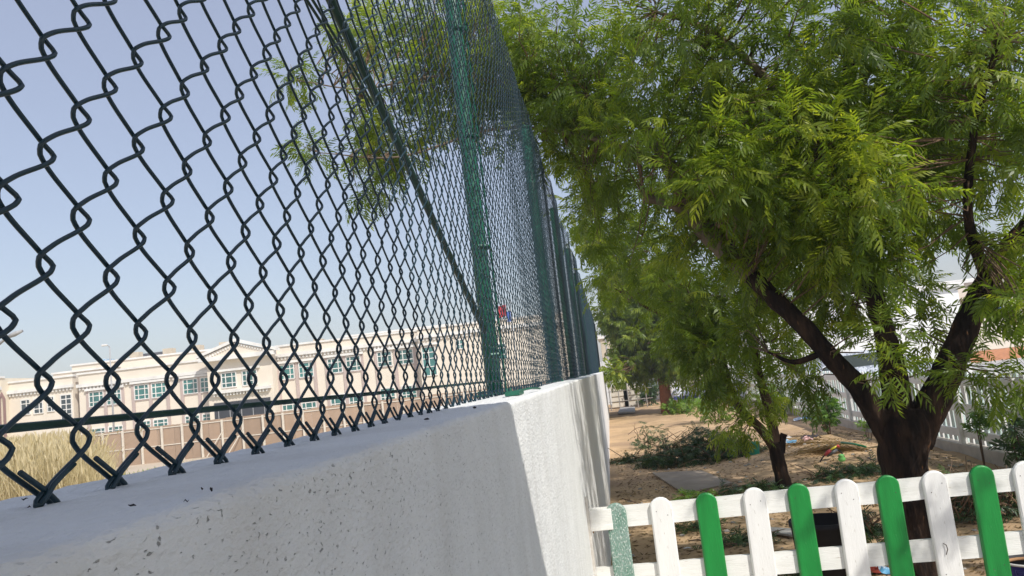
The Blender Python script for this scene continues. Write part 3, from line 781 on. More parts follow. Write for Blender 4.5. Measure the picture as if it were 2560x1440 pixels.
lob2 = [(1850,800,Y2-.3,150,60,1),(1700,760,Y2,150,60,1),(1960,870,Y2-.2,90,26,1),(1790,930,Y2-.3,80,22,1),(1650,640,Y2+.3,140,52,1),(1560,520,Y2+.4,110,30,1),
        (1490,410,Y2+.5,80,16,1),(1880,980,Y2-.3,65,16,1),(1850,1060,Y2,50,9,1),(1930,690,Y2,120,34,1),(1760,850,Y2-.3,110,34,1),(1440,530,Y2+1,60,14,1),(1470,620,Y2+1,60,16,1),(1500,700,Y2+1,60,14,1)]
lob2 += [shade_lobe(2.8,8.2,3.5,1.2,90), shade_lobe(1.6,8.6,3.7,1.2,90), shade_lobe(4.0,7.9,3.7,1.1,70), shade_lobe(2.2,10.2,3.4,1.1,70), shade_lobe(3.3,10.2,3.2,1.1,110), shade_lobe(2.6,10.8,3.7,1.2,100), shade_lobe(4.2,9.6,3.6,1.0,60)]  # lobes added to shade the ground and the brush heap
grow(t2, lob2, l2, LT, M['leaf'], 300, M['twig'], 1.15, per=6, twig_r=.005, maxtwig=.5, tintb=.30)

# --- third, far tree
B3 = aZ(1668, 1032, 0.0); Y3 = B3.y
t3 = thing('neem_tree', 'far tree with reddish trunk and dense rounded crown near the end of the wall', 'tree', B3)
tr = spline([tuple(B3 + Vector((0,0,-.05))) + (.21,), tuple(aY(1663, 985, Y3)) + (.19,), tuple(aY(1655, 930, Y3)) + (.17,), tuple(aY(1640, 880, Y3)) + (.12,)], 5)
b = MB(); b.tube([Vector(q[:3]) - B3 for q in tr], [q[3] for q in tr], 12, rough=.08, rs=5); b.obj('trunk', M['bark_red'], t3, True)
L3 = [[(1652,920,Y3,9),(1610,840,Y3,7),(1570,760,Y3,4)], [(1655,925,Y3,9),(1690,850,Y3,7),(1720,770,Y3,4)], [(1650,910,Y3,8),(1650,800,Y3,6),(1640,700,Y3,3)]]
l3 = add_limbs(t3, L3, M['bark_red'], B3, 8)
lob3 = [(1620,830,Y3,100,230,1),(1555,780,Y3,62,110,1),(1690,880,Y3,75,150,1),(1585,905,Y3,48,80,1),(1650,740,Y3,90,180,1),(1540,700,Y3+1,40,50,1),(1720,780,Y3,80,150,1),(1490,610,Y3+2,45,50,1),(1540,930,Y3-2,22,16,1)]
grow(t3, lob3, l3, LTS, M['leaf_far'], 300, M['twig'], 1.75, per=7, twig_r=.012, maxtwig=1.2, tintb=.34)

# --- shrubs and saplings
def shrub(name, label, cat, gx, gy, hpx, wpx, n, mat_, sc, stems=5, templ=LT, per=5, group=None, z=0.0, tint=.4):
    p = aZ(gx, gy, z); Y = p.y; h = hpx*Y/FPX; wd = wpx*Y/FPX
    t = thing(name, label, cat, p, 0, group)
    fo = Foliage(); b = MB(); ends = []
    for i in range(stems):
        a = rng.uniform(0, 6.28); e = Vector((math.cos(a)*wd*.35*rng.random(), math.sin(a)*wd*.35*rng.random(), h*rng.uniform(.7, 1)))
        m_ = e*.5 + Vector((rng.normal()*.04, rng.normal()*.04, 0)); b.tube([(0,0,-.02), m_, e], [.006+h*.006, .005+h*.003, .003], 5); ends.append(e)
    for i in range(n):
        e = ends[i % stems]; k = rng.uniform(.35, 1.05)
        q = np.array(p) + np.array(e)*k + rng.normal(size=3)*wd*.16*np.array([1, 1, .5]); q[2] = max(q[2], z+.03)
        out = q - np.array(p); out[2] += .1
        fo.cluster(q, out, per, sc*rng.uniform(.8, 1.15), tint + rng.normal()*.1)
    b.obj('stem', M['twig'], t, True)
    fo.build(t, mat_, templ, 0, name='foliage'); return t
BL = [leaf_template(40+s, L=.12, pairs=3, ll=.08, lw=.026, droop=.1) for s in range(4)]    # whorled broad leaves
shrub('shrub', 'bushy young green shrub on the sand before the rear fence, left of the big trunk', 'shrub', 2076, 1092, 105, 85, 42, M['leaf_young'], .9, 6, BL, 6)
shrub('sapling', 'slender sapling with bright whorled leaves before the perimeter fence, right of the big trunk', 'sapling', 2462, 1170, 170, 60, 9, M['leaf_young'], .8, 2, BL, 7)
shrub('sapling', 'dark leafy sapling at the right edge of the view in front of the fence', 'sapling', 2560, 1200, 170, 90, 18, M['leaf_dark'], .9, 4, BL, 6)
shrub('shrub', 'low bush at the foot of the perimeter fence further back', 'shrub', 1940, 1040, 70, 100, 45, M['leaf_young'], .9, 5, BL, 6)
shrub('shrub', 'small leafy plant against the kerb just left of the big trunk', 'shrub', 2175, 1108, 50, 40, 10, M['leaf_young'], .6, 3, BL, 5)
shrub('shrub', 'loose green bush on the sand behind the brush heap', 'shrub', 1790, 1055, 55, 130, 40, M['leaf_young'], 1.0, 6, BL, 6)
shrub('shrub', 'grey green spiky plant left of the reddish trunk', 'shrub', 1622, 1015, 52, 60, 30, M['leaf_dark'], 1.6, 6, BL, 6, tint=.2)
shrub('shrub', 'pale green weeds at the foot of the reddish trunk', 'weeds', 1705, 1032, 26, 110, 40, M['leaf_young'], 1.2, 8, BL, 6, tint=.6)

# brush heaps of cut branches
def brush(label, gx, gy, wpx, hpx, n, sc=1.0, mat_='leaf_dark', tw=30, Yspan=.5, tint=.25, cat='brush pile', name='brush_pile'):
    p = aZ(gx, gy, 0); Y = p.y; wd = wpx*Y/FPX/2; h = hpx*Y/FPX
    t = thing(name, label, cat, p)
    fo = Foliage(); b = MB()
    for i in range(n):
        a = rng.uniform(0, 6.28); rr = rng.random()**.6
        x, y = math.cos(a)*wd*rr, math.sin(a)*wd*Yspan*rr
        z = h*(1-rr**1.5)*rng.random()**.7 + .02
        d = np.array([rng.normal(), rng.normal(), rng.normal()*.35+.1])
        fo.leaf(np.array(p)+[x, y, z], d, rng.normal()*.8, sc*rng.uniform(.6, 1.1), float(np.clip(tint+rng.normal()*.15, 0, .9)))
    for i in range(tw):
        a = rng.uniform(0, 6.28); x, y = rng.normal()*wd*.5, rng.normal()*wd*.5*Yspan; l = rng.uniform(.2, .6)*max(.5, wd)
        z0 = rng.uniform(.01, .5)*h; dz = rng.uniform(-.1, .8)*h
        q = Vector((x, y, z0)); e = q + Vector((math.cos(a)*l, math.sin(a)*l*.7, dz)); m_ = (q+e)/2 + Vector((rng.normal()*.05, rng.normal()*.05, .08*l))
        b.tube([q, m_, e], [.008, .006, .003], 4)
    o = b.obj('cut_twig', M['twig'], t, True); o['kind'] = 'stuff'
    fo.build(t, M[mat_], LT, 0, name='cut_foliage'); return t
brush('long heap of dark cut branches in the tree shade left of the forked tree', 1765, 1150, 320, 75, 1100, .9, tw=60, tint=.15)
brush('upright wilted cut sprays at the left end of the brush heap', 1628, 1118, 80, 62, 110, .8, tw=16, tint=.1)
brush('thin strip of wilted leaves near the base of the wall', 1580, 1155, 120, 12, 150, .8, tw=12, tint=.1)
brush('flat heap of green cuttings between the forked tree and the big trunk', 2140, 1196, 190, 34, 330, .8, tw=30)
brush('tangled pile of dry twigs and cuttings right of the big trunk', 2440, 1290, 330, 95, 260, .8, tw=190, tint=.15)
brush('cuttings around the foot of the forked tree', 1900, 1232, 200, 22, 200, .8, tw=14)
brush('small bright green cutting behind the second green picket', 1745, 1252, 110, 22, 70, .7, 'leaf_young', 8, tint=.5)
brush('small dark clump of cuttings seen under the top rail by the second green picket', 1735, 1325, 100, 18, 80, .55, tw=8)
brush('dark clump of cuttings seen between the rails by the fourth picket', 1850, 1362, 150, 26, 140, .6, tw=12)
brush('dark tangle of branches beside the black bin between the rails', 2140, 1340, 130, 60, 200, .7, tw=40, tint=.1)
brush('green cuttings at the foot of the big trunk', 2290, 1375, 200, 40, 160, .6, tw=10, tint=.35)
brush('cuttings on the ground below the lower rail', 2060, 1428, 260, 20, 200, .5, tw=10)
# dry palm fronds
def fronds(label, gx, gy, n, ln, ang):
    p = aZ(gx, gy, 0); t = thing('dry_palm_frond', label, 'palm fronds', p); V = []; F = []; T = []
    for i in range(n):
        a = ang + rng.normal()*.22; o = np.array([rng.normal()*.12, rng.normal()*.10, .02+rng.random()*.10]); l = ln*rng.uniform(.5, 1.1)
        d = np.array([math.cos(a), math.sin(a), 0]); s = np.array([-d[1], d[0], 0])*.011
        arch = rng.uniform(.02, .20); k = len(V)
        for j in range(5):
            tt = j/4; c = o + d*l*tt + np.array([0, 0, arch*math.sin(math.pi*tt)]) ; wv = s*(1-tt*.85)
            V += [c-wv, c+wv+[0,0,.003]]; T += [rng.random()*.8]*2
        F += [(k+2*j, k+2*j+1, k+2*j+3, k+2*j+2) for j in range(4)]
    o = fast('frond_blade', np.array(V), np.array(F), M['dry'], t, attr=T); o['kind'] = 'stuff'
fronds('pile of dry straw coloured palm fronds on the sand left of the big trunk', 2160, 1148, 190, 1.0, 2.9)
fronds('thin spread of dry fronds trailing across the sand mound', 2080, 1128, 80, 1.1, 3.0)

# leaf litter and pebbles
def litter():
    V = []; F = []; T = []
    for i in range(17000):
        x = rng.uniform(-.1, 4.2); y = 3.8 + 12*rng.random()**2.6; z = gh(x, y) + .004
        a = rng.uniform(0, 6.28); l = rng.uniform(.012, .035); w_ = l*.3
        d = np.array([math.cos(a), math.sin(a), rng.normal()*.2]); s = np.array([-d[1], d[0], rng.normal()*.3])
        p = np.array([x, y, z]); k = len(V)
        V += [p-d*l, p+s*w_, p+d*l+[0,0,.006], p-s*w_]; F.append((k, k+1, k+2, k+3)); T += [rng.random()**2*.8]*4
    o = fast('leaf_litter', np.array(V), np.array(F), M['dry'], attr=T); tag(o, kind='stuff')
    b = MB()
    for i in range(260):
        x = rng.uniform(-.05, 4.2); y = 3.8 + 10*rng.random(); s = rng.uniform(.008, .03); z = gh(x, y)
        b.tube([(x-s, y, z), (x-s*.4, y, z+s*.3), (x+s*.5, y+s*.2, z+s*.25), (x+s, y, z)], [s*.3, s*.6, s*.55, s*.2], 6)
    tag(b.obj('pebbles', M['slab'], smooth=True), kind='stuff')
litter()

# ------------------------------------------------------------------ things lying in the garden
def gp(px, py, dz=0):
    p = aZ(px, py, 0); return Vector((p.x, p.y, gh(p.x, p.y)+dz))
def slab(name, label, cat, corners, th, mat_, zoff=.02):
    ps = [gp(*c) for c in corners]; c0 = sum(ps, Vector())/4; b = MB()
    z = max(p.z for p in ps)
    vs = [Vector((p.x-c0.x, p.y-c0.y, 0 + zoff)) for p in ps]; vs = vs + [v + Vector((0,0,th)) for v in vs]
    b.add(vs, [(3,2,1,0),(4,5,6,7),(0,1,5,4),(1,2,6,5),(2,3,7,6),(3,0,4,7)])
    return tag(b.obj(name, mat_, None, False, (c0.x, c0.y, z)), label, cat)
s_ = slab('board_sheet', 'flat grey brown board lying on the sand in front of the brush heap', 'board', [(1712,1243),(1832,1216),(1755,1184),(1632,1190)], .02, M['ply'], .0)
slab('paving_slab', 'grey slab half buried at the end of the wall, nearer of the two', 'slab', [(1545,1038),(1588,1036),(1588,1022),(1552,1024)], .05, M['slab'])
slab('paving_slab', 'dark grey slab at the end of the wall, farther of the two', 'slab', [(1528,1016),(1562,1014),(1562,1004),(1535,1005)], .05, M['slab'])
slab('board_sheet', 'pale offcut board leaning low beside the black bin', 'board', [(1915,1345),(1990,1356),(1990,1338),(1930,1334)], .015, M['slab'])
def crumple(name, label, cat, px, py, sx, sy, sz, mats, seed, rz=0):
    r = random.Random(seed); b = MB(); nx, ny = 9, 7; vs = []
    for i in range(nx):
        for j in range(ny):
            u, v = i/(nx-1)*2-1, j/(ny-1)*2-1; k = max(0, 1-(u*u+v*v)*.45)
            vs.append((u*sx*(.8+.2*r.random()), v*sy*(.8+.2*r.random()), sz*k*(.25+.75*r.random())))
    fs = [(i*ny+j, (i+1)*ny+j, (i+1)*ny+j+1, i*ny+j+1) for i in range(nx-1) for j in range(ny-1)]
    b.v = vs; b.f = fs; b.m = [0 if (f[0]//ny) < nx*.5 or len(mats) == 1 else 1 for f in fs]
    o = b.obj(name, mats, None, False, gp(px, py, .005)); o.rotation_euler.z = rz; return tag(o, label, cat)
crumple('crumpled_wrapper', 'crumpled silver and blue plastic wrapper on the sand behind the forked tree', 'litter', 1962, 1127, .21, .12, .10, [M['silver'], M['ltblue']], 1, -.2)
cl = crumple('crumpled_cloth', 'bunched dark cloth lying on the sand mound', 'cloth', 2030, 1112, .20, .11, .11, [M['cloth']], 2, .4)
crumple('pink_cloth', 'small pink crumpled cloth beside the dark cloth', 'cloth', 2022, 1119, .09, .05, .09, [M['pink']], 3, .3)
crumple('white_rag', 'small white rag on the sand above the blue wrapper', 'rag', 1968, 1100, .09, .06, .05, [M['rag']], 4)
crumple('litter_bag', 'pale blue bag at the foot of the far fence kerb', 'litter', 2005, 1052, .20, .10, .10, [M['ltblue']], 5)
crumple('litter_heap', 'red and blue rubbish heap below the lower rail near the big trunk', 'litter', 2185, 1432, .14, .07, .06, [M['redrag'], M['ltblue']], 6)
crumple('white_rag', 'white scrap on the ground seen through the front fence', 'rag', 1718, 1372, .035, .02, .012, [M['rag']], 7)
# teal bucket lying behind the forked tree
def lathe(prof, n=20, M4=None, mi=0, b=None):
    b = b or MB(); vs = []
    for r_, z in prof:
        for j in range(n):
            a = 2*math.pi*j/n; v = Vector((r_*math.cos(a), r_*math.sin(a), z)); vs.append(M4 @ v if M4 else v)
    k = len(prof); fs = [(i*n+j, i*n+(j+1) % n, (i+1)*n+(j+1) % n, (i+1)*n+j) for i in range(k-1) for j in range(n)]
    return b.add(vs, fs, mi)
tb_ = thing('bucket', 'teal plastic bucket behind the fork of the smaller tree', 'bucket', gp(1888, 1148))
lathe([(0,.0),(.12,0),(.125,.01),(.15,.27),(.16,.28),(.16,.30),(.145,.30),(.118,.02),(0,.02)]).obj('body', M['tealpl'], tb_, True)
MB().tube([(.155,0,.28),(.13,.06,.40),(0,.09,.44),(-.13,.06,.40),(-.155,0,.28)], .005, 5).obj('handle', M['steel'], tb_, True)
tb_.scale = (.62, .62, .62)
# blue bucket at lower right
q = aY(2497, 1402, 4.46); RB = .145; hh = q.z
bt = thing('plastic_bucket', 'blue plastic bucket with pale rim and printed label behind the rightmost green picket', 'bucket', (q.x + RB + .004, 4.46, 0))
lathe([(0,0),(RB-.025,0),(RB-.020,.01),(RB-.004,hh-.02),(RB-.002,hh-.012)], 40).obj('body', M['blue'], bt, True)
lathe([(RB-.002,hh-.0115),(RB+.004,hh-.010),(RB+.005,hh),(RB-.006,hh),(RB-.008,hh-.012)], 40).obj('rim', M['rag'], bt, True)
lathe([(RB-.009,hh-.013),(RB-.026,.05),(0,.045)], 40).obj('inside', M['grey'], bt, True)
MB().tube([(RB*.8*math.cos(a), RB*.8*math.sin(a), hh-.03) for a in np.linspace(.4, 2.6, 10)], [.004]+[.010]*8+[.004], 5).obj('lit_inner_wall', M['wood'], bt, True)  # brown strip coloured as the lit far wall inside the bucket
def arc_strip(b, a0, a1, z0, z1, r_, n=5):
    vs = []
    for i in range(n+1):
        a = a0 + (a1-a0)*i/n
        for z in (z0, z1):
            rr = (RB-.020) + .016*((z-.01)/(hh-.03)) + r_; vs.append((rr*math.cos(a), rr*math.sin(a), z))
    b.add(vs, [(2*i, 2*i+2, 2*i+3, 2*i+1) for i in range(n)])
b = MB(); ac = math.atan2(-4.46, -q.x) - .30
for (a0, a1, z0, z1) in ((-.24,.24,hh-.030,hh-.0285),(-.24,.24,hh-.056,hh-.0545),(-.24,-.225,hh-.055,hh-.029),(.225,.24,hh-.055,hh-.029),
                         (-.18,.16,hh-.037,hh-.035),(-.18,.09,hh-.042,hh-.0405),(-.15,.12,hh-.048,hh-.0465),(-.18,.16,hh-.064,hh-.062),(-.15,.14,hh-.071,hh-.069),(-.18,.06,hh-.078,hh-.076)):
    arc_strip(b, ac+a0, ac+a1, z0, z1, .0022)
b.obj('printed_label', M['print'], bt)
# black bin behind the pickets
qb = aY(2055, 1300, 5.15)
bb = thing('black_bin', 'large black plastic bin in deep shade between the pickets left of the big trunk', 'bin', (qb.x, 5.15, 0))
lathe([(0,0),(.15,0),(.165,.02),(.19,.50),(.20,.51),(.20,.54),(.185,.54),(.15,.04),(0,.04)], 28).obj('body', M['black'], bb, True)
# broom and toy-like tool
br = thing('broom', 'green handled broom resting on the sand beside the palm fronds', 'broom', gp(2112, 1163, .05))
e = aZ(2172, 1163, .05) - br.location
MB().tube([(0,0,.12), Vector((e.x*.5, e.y*.5, .12)), Vector((e.x, e.y, .10))], .014, 8).obj('handle', M['greenpl'], br, True)
b = MB()
for i in range(60):
    a = rng.normal()*.12; o = Vector((e.x, e.y, .09)); l = rng.uniform(.3, .6)
    b.tube([o, o + Vector((l*.6, a*l, -.01)), o + Vector((l, a*l*2, rng.uniform(-.04, .03)))], [.004, .003, .001], 3)
o = b.obj('bristle', M['reed'], br); o['kind'] = 'stuff'
tl = thing('garden_tool', 'red and grey hand tool with yellow edge and black arched hose above the cuttings', 'tool', gp(2085, 1172, 0))
s = aY(2085, 1160, tl.location.y) - tl.location; k = tl.location.y/FPX
def rel(px, py): return aY(px, py, tl.location.y) - tl.location + Vector((0, 0, tl.location.z + .05))
MB().tube([rel(2066,1171), rel(2074,1163), rel(2082,1157)], [.014, .028, .018], 8).obj('red_end', M['red'], tl, True)
MB().tube([rel(2072,1172), rel(2084,1164), rel(2098,1156)], [.018, .026, .018], 8).obj('grey_body', M['grey'], tl, True)
MB().tube([rel(2078,1159), rel(2088,1152), rel(2100,1146)], [.010, .016, .010], 6).obj('yellow_edge', M['yellow'], tl, True)
MB().tube([rel(2095,1150), rel(2100,1146), rel(2104,1150)], [.012, .02, .012], 6).obj('red_tip', M['red'], tl, True)
MB().tube(spline([rel(2052,1200), rel(2056,1185), rel(2068,1168), rel(2085,1157), rel(2105,1160), rel(2120,1182), rel(2132,1203)], 4), .009, 6).obj('hose', M['black'], tl, True)
b = MB(); lathe([(0,-.05),(.035,-.042),(.052,-.01),(.030,.02),(.045,.035),(.02,.05),(0,.045)], 9, b=b); o = b.obj('lime_ball', M['lime'], None, True, gp(2109, 1176, .07)); tag(o, 'bright lime green crumpled ball on the sand under the hose', 'ball')
# stray curved twigs
for k_, (pp, lab) in enumerate(((((1570,1086),(1600,1068),(1660,1072),(1700,1100)), 'thin arching twig above the wilted sprays'), (((1990,1180),(2020,1190),(2052,1200),(2090,1205)), 'bare twig reaching from the forked tree to the hose'), (((1556,1252),(1590,1262),(1620,1275),(1640,1284)), 'straight dark twig on the sand behind the first white picket'), (((1850,1312),(1847,1325),(1851,1340),(1848,1350)), 'curled pale tendril seen between the rails'))):
    base = gp(*pp[-1]) if k_ != 3 else gp(1848,1352)
    pts = [aY(px, py, base.y) - base if k_ in (0, 3) else gp(px, py, .03) - base for px, py in pp]
    o = MB().tube(spline(pts, 4), .006, 5).obj('twig', M['twig'], None, True, base); tag(o, lab, 'twig')

# ------------------------------------------------------------------ far end of the garden
YE = 34.0
ca = thing('portable_cabin', 'white portable cabin with louvred panel at the far end of the garden', 'cabin', (aY(1770, 985, YE).x, YE, 0))
MB().bbox((-1.5, 0, .1), (2.9, 2.4, 2.7), .02).obj('body', M['wbld'], ca)
MB().bbox((-1.6, -.12, 2.72), (3.0, 2.5, 2.84), .02).obj('roof', M['trim'], ca)
for i in range(16):
    MB().box((-.75, -.05, .42+i*.12), (.45, -.012, .49+i*.12)).obj('louvre_slat', M['plaster2'], ca)
MB().bbox((1.2, -.03, .15), (1.95, -.002, 2.2), .01).obj('door', M['panel'], ca)
pw = thing('panel_fence', 'white upright panel fence behind the railing at the end of the wall', 'fence', (aY(1560, 960, 37).x, 37, 0))
for i in range(9):
    MB().bbox((-1.3+i*.4, -.02, .0), (-.92+i*.4, .02, 2.0+.05*math.sin(i*2)), .005).obj('panel', M['panel'], pw)
rl = thing('metal_railing', 'rusty low metal railing at the far end of the garden near the wall', 'railing', (aY(1560, 990, 31).x, 31, 0))
for i in range(5): MB().tube([(-.55+i*.35, 0, 0), (-.55+i*.35, 0, 1.35)], .02, 6).obj('upright', M['steel'], rl)
for z in (.35, .75, 1.1, 1.3): MB().tube([(-.6, 0, z), (1.1, 0, z)], .015, 5).obj('bar', M['steel'], rl)
for i, (px, lab) in enumerate(((1548, 'tan timber crate behind the railing, left one'), (1580, 'tan timber crate behind the railing, right one'))):
    c_ = thing('timber_crate', lab, 'crate', (aY(px, 985, 33).x, 33, 0))
    for zc in range(4): MB().box((-.35, -.25, .05+zc*.22), (.35, -.22, .22+zc*.22)).obj('slat', M['hpost'], c_)
    MB().box((-.33, -.215, .03), (.33, .25, .9)).obj('box_body', M['plaster2'], c_)
sk0 = None
sacks = [(1672, 'white sack with blue print just right of the reddish trunk'), (1696, 'second white and blue sack right of the reddish trunk'), (1716, 'third sack from the reddish trunk, slightly lower'), (1738, 'fourth sack in the row before the cabin'), (1760, 'fifth sack in the row, standing taller'), (1782, 'last sack of the row at the right end before the cabin')]
for i, (px, lab) in enumerate(sacks):
    t = thing('sack', lab, 'sack', gp(px, 1006 - i*1.8) + Vector((0,0,-.02)), rng.uniform(-.3, .3), 'white and blue sacks before the cabin')
    hsk = .42 + .12*(i % 3 == 1) + .12*(i == 4)
    b = lathe([(0,0),(.19,.02),(.23,.15),(.22,hsk*.7),(.14,hsk*.92),(.05,hsk),(.07,hsk+.06),(0,hsk+.05)], 10); b.obj('bag', M['sack'], t, True)
    b = MB(); arc = [(.236*math.cos(a), .236*math.sin(a)) for a in np.linspace(-2.4, -.8, 6)]
    b.add([(x, y, z) for x, y in arc for z in (.10, .24)], [(2*j, 2*j+2, 2*j+3, 2*j+1) for j in range(5)]); b.obj('print_band', M['sackb'], t)
tbq = gp(1672, 1000)
wt = thing('timber_table', 'rough timber table beside the reddish trunk', 'table', (tbq.x+.6, tbq.y+2.0, 0))
MB().box((-.5,-.3,.70), (.7,.3,.76)).obj('tabletop', M['wood'], wt)
for x in (-.42, .6):
    for y in (-.24, .24): MB().box((x-.03, y-.03, 0), (x+.03, y+.03, .70)).obj('leg', M['wood'], wt)
gb = thing('distant_building', 'pale grey distant building beyond the end of the wall', 'building', (aY(1535, 900, 70).x, 70, 0))
MB().bbox((-1.0, 0, 0), (12, 8, 4.4), .02).obj('wall', M['plaster2'], gb)
MB().bbox((-1.2, -.2, 4.4), (12.2, 8.2, 4.7), .02).obj('roof', M['trim'], gb)
for i in range(5): 
    f = MB().box((.6+i*2.2, -.03, 1.6), (1.8+i*2.2, -.001, 2.8)).obj('window', M['dark_glass'], gb)
upl = thing('utility_pole', 'thin grey pole with cable between the mesh fence end and the far tree', 'pole', (aY(1520, 900, 50).x, 50, 0))
MB().tube([(0,0,0), (0,0,3.9)], [.07, .05], 7).obj('pole_shaft', M['lamp'], upl)
MB().tube([(-1.5, 0, 4.3), (0, 0, 3.86), (3, 0, 4.1), (8, 0, 4.6)], .02, 4).obj('cable', M['grey'], upl)

# right side, beyond the perimeter fence
def facade_windows(b_, xs_, z0, z1, parent, wd, glass=None, yf=-.03):
    for x in xs_:
        f = MB()
        t = .07
        f.box((x, yf-.04, z0), (x+wd, yf, z0+t)); f.box((x, yf-.04, z1-t), (x+wd, yf, z1))
        f.box((x, yf-.04, z0+t), (x+t, yf, z1-t)); f.box((x+wd-t, yf-.04, z0+t), (x+wd, yf, z1-t))
        o = f.obj('window', M['trim'], parent)
        MB().box((x+t, yf-.015, z0+t), (x+wd-t, yf+.02, z1-t)).obj('pane', glass or M['teal_glass'], o)
wx = thing('white_building', 'bright white low building seen between the limbs beyond the perimeter fence', 'building', (6.2, 27, 0))
MB().bbox((-1.2, 0, 0), (5.4, 5, 3.0), .02).obj('wall', M['wbld'], wx)
MB().bbox((-1.35, -.15, 3.0), (5.55, 5.1, 3.14), .02).obj('roof', M['trim'], wx)
lw = thing('low_wall', 'cream wall with orange painted base strip at the right edge beyond the yard', 'wall', (18.0, 39, 0))
MB().bbox((-4.0, 0, .52), (16, .25, 2.1), .02).obj('wall_panel', M['cream'], lw)
MB().bbox((-4.0, -.03, -.02), (16, .25, .515), .01).obj('orange_base', M['orange'], lw)
sb_ = thing('school_building', 'cream building with brown awning and blue windows behind the right limb', 'building', (aY(2390, 790, 60).x, 60, 0))
MB().bbox((-7, 0, 0), (14, 9, 4.9), .03).obj('wall', M['cream'], sb_)
MB().bbox((-7.2, -.25, 4.9), (14.2, 9.2, 5.2), .03).obj('roof', M['trim'], sb_)
MB().bbox((-3.2, -1.2, 3.45), (2.2, -.01, 3.75), .03).obj('awning', M['brown'], sb_)
facade_windows(None, [-4.6+i*1.05 for i in range(8)], 1.6, 3.0, sb_, .6, M['flagblue'])
MB().bbox((6.2, -.06, 1.9), (9.8, -.005, 3.5), .03).obj('shutter', M['teal_glass'], sb_)
rl2 = thing('yard_railing', 'thin dark railing on the yard in front of the cream building', 'railing', (aY(2380, 800, 50).x, 50, 0))
for i in range(14): MB().tube([(-3+i*.45, 0, 0), (-3+i*.45, 0, 1.5)], .02, 4).obj('upright', M['grey'], rl2)
MB().tube([(-3, 0, 1.5), (2.9, 0, 1.5)], .025, 4).obj('top_bar', M['grey'], rl2)
cr = thing('parked_car', 'pale car with dark windows parked before the bright white building', 'car', (6.6, 22.6, 0), .1)
b = MB(); prof = [(-2,.35),(-2.05,.75),(-1.2,.9),(-.75,1.32),(.7,1.34),(1.35,.95),(2.0,.85),(2.05,.4)]
b.add([(x, y, z) for y in (-.8, .8) for x, z in prof], [(i, i+1, 9+i, 8+i) for i in range(7)] + [tuple(range(8)), tuple(range(8, 16))[::-1], (0, 8, 15, 7)]); b.obj('body', M['silver'], cr)
MB().add([(-1.1,-.81,.93),(-.72,-.81,1.26),(.66,-.81,1.28),(1.2,-.81,.96)], [(0,3,2,1)]).obj('side_window', M['dark_glass'], cr)
for x in (-1.3, 1.3):
    for y in (-.78, .78): MB().tube([(x, y-.1, .32), (x, y+.1, .32)], .32, 14).obj('wheel', M['black'], cr)

# ------------------------------------------------------------------ left: long building, hoarding, reeds
# facade frame: x to the right in the picture, y away; the long building faces the wall obliquely
fwd = Vector((xx.z, dy.z, zz.z)) * -1; fwd.z = 0; fwd.normalize()
rzF = math.atan2(-fwd.x, fwd.y); rgt = Vector((fwd.y, -fwd.x, 0))
DB = 78.0
lb = thing('school_building', 'long cream two storey building with teal windows and central pediment beyond the hoarding', 'building', fwd*DB + Vector((0,0,-.5)), rzF)
def fu(px, py, D=DB):      # sighting -> (along facade, height above outside ground)
    r = ray(px, py); t = D / r.dot(fwd); p = r*t
    return p.dot(rgt), p.z + CAMZ + .5
def W(x0, x1, z0, z1, y0, y1, mat_, name, c=.0, par=None):
    o = MB().box((x0, y0, z0), (x1, y1, z1)).obj(name, mat_, par or lb); return o
def wing(pxl, pxr, py_mid_cornice, py_mid_top, y0, depth, label_=None, cor=True, dent=True, mt='cream'):
    pm_ = (pxl+pxr)/2; xl = fu(pxl, py_mid_cornice)[0]; xr = fu(pxr, py_mid_cornice)[0]
    zc = fu(pm_, py_mid_cornice)[1]; zt = fu(pm_, py_mid_top)[1]
    W(xl, xr, 0, zt, y0, y0+depth, M[mt], 'wall')
    W(xl-.12, xr+.12, zt, zt+.18, y0-.14, y0+.5, M['trim'], 'parapet_coping')
    if cor:
        W(xl-.1, xr+.1, zc-.16, zc+.16, y0-.34, y0-.002, M['trim'], 'cornice')
        if dent:
            b = MB(); x = xl+.1
            while x < xr-.1: b.box((x, y0-.2, zc-.42), (x+.16, y0-.003, zc-.17)); x += .36
            o = b.obj('dentil', M['trim'], lb)
            o['kind'] = 'stuff'
    return xl, xr, zc, zt
def winpane(xc, z0, z1, wd, y0, cols=(0.26, .74), rows=(.28,.74), gl='teal_glass', hood=False):
    x0, x1 = xc-wd/2, xc+wd/2; t = .09; b = MB()
    b.box((x0-t, y0-.12, z0-t), (x1+t, y0-.002, z0)); b.box((x0-t, y0-.12, z1), (x1+t, y0-.002, z1+t*1.3))
    b.box((x0-t, y0-.12, z0), (x0, y0-.002, z1)); b.box((x1, y0-.12, z0), (x1+t, y0-.002, z1))
    f = b.obj('window', M['trim'], lb)
    MB().box((x0, y0-.06, z0), (x1, y0-.004, z1)).obj('pane', M[gl], f)
    g = MB()
    for c in cols: x = x0+wd*c; g.box((x-.04, y0-.10, z0), (x+.04, y0-.062, z1))
    for r_ in rows: z = z0+(z1-z0)*r_; g.box((x0, y0-.098, z-.04), (x1, y0-.064, z+.04))
    g.obj('glazing_bar', M['trim'], f)
    return f
# wings (left to right)
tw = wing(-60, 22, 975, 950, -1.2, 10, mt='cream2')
w1 = wing(22, 182, 973, 950, 0, 10)
w1b = wing(60, 240, 985, 925, 5, 8, cor=False)
w2 = wing(196, 545, 946, 918, 0, 10)
w2b = wing(110, 560, 960, 888, 5, 8, cor=False)
w3 = wing(532, 692, 902, 885, -1.6, 12, cor=False)
w4 = wing(690, 1050, 870, 848, 0, 10)
w4b = wing(840, 1120, 870, 820, 5, 8, cor=False)
w5 = wing(1046, 1420, 824, 806, -1.2, 12)
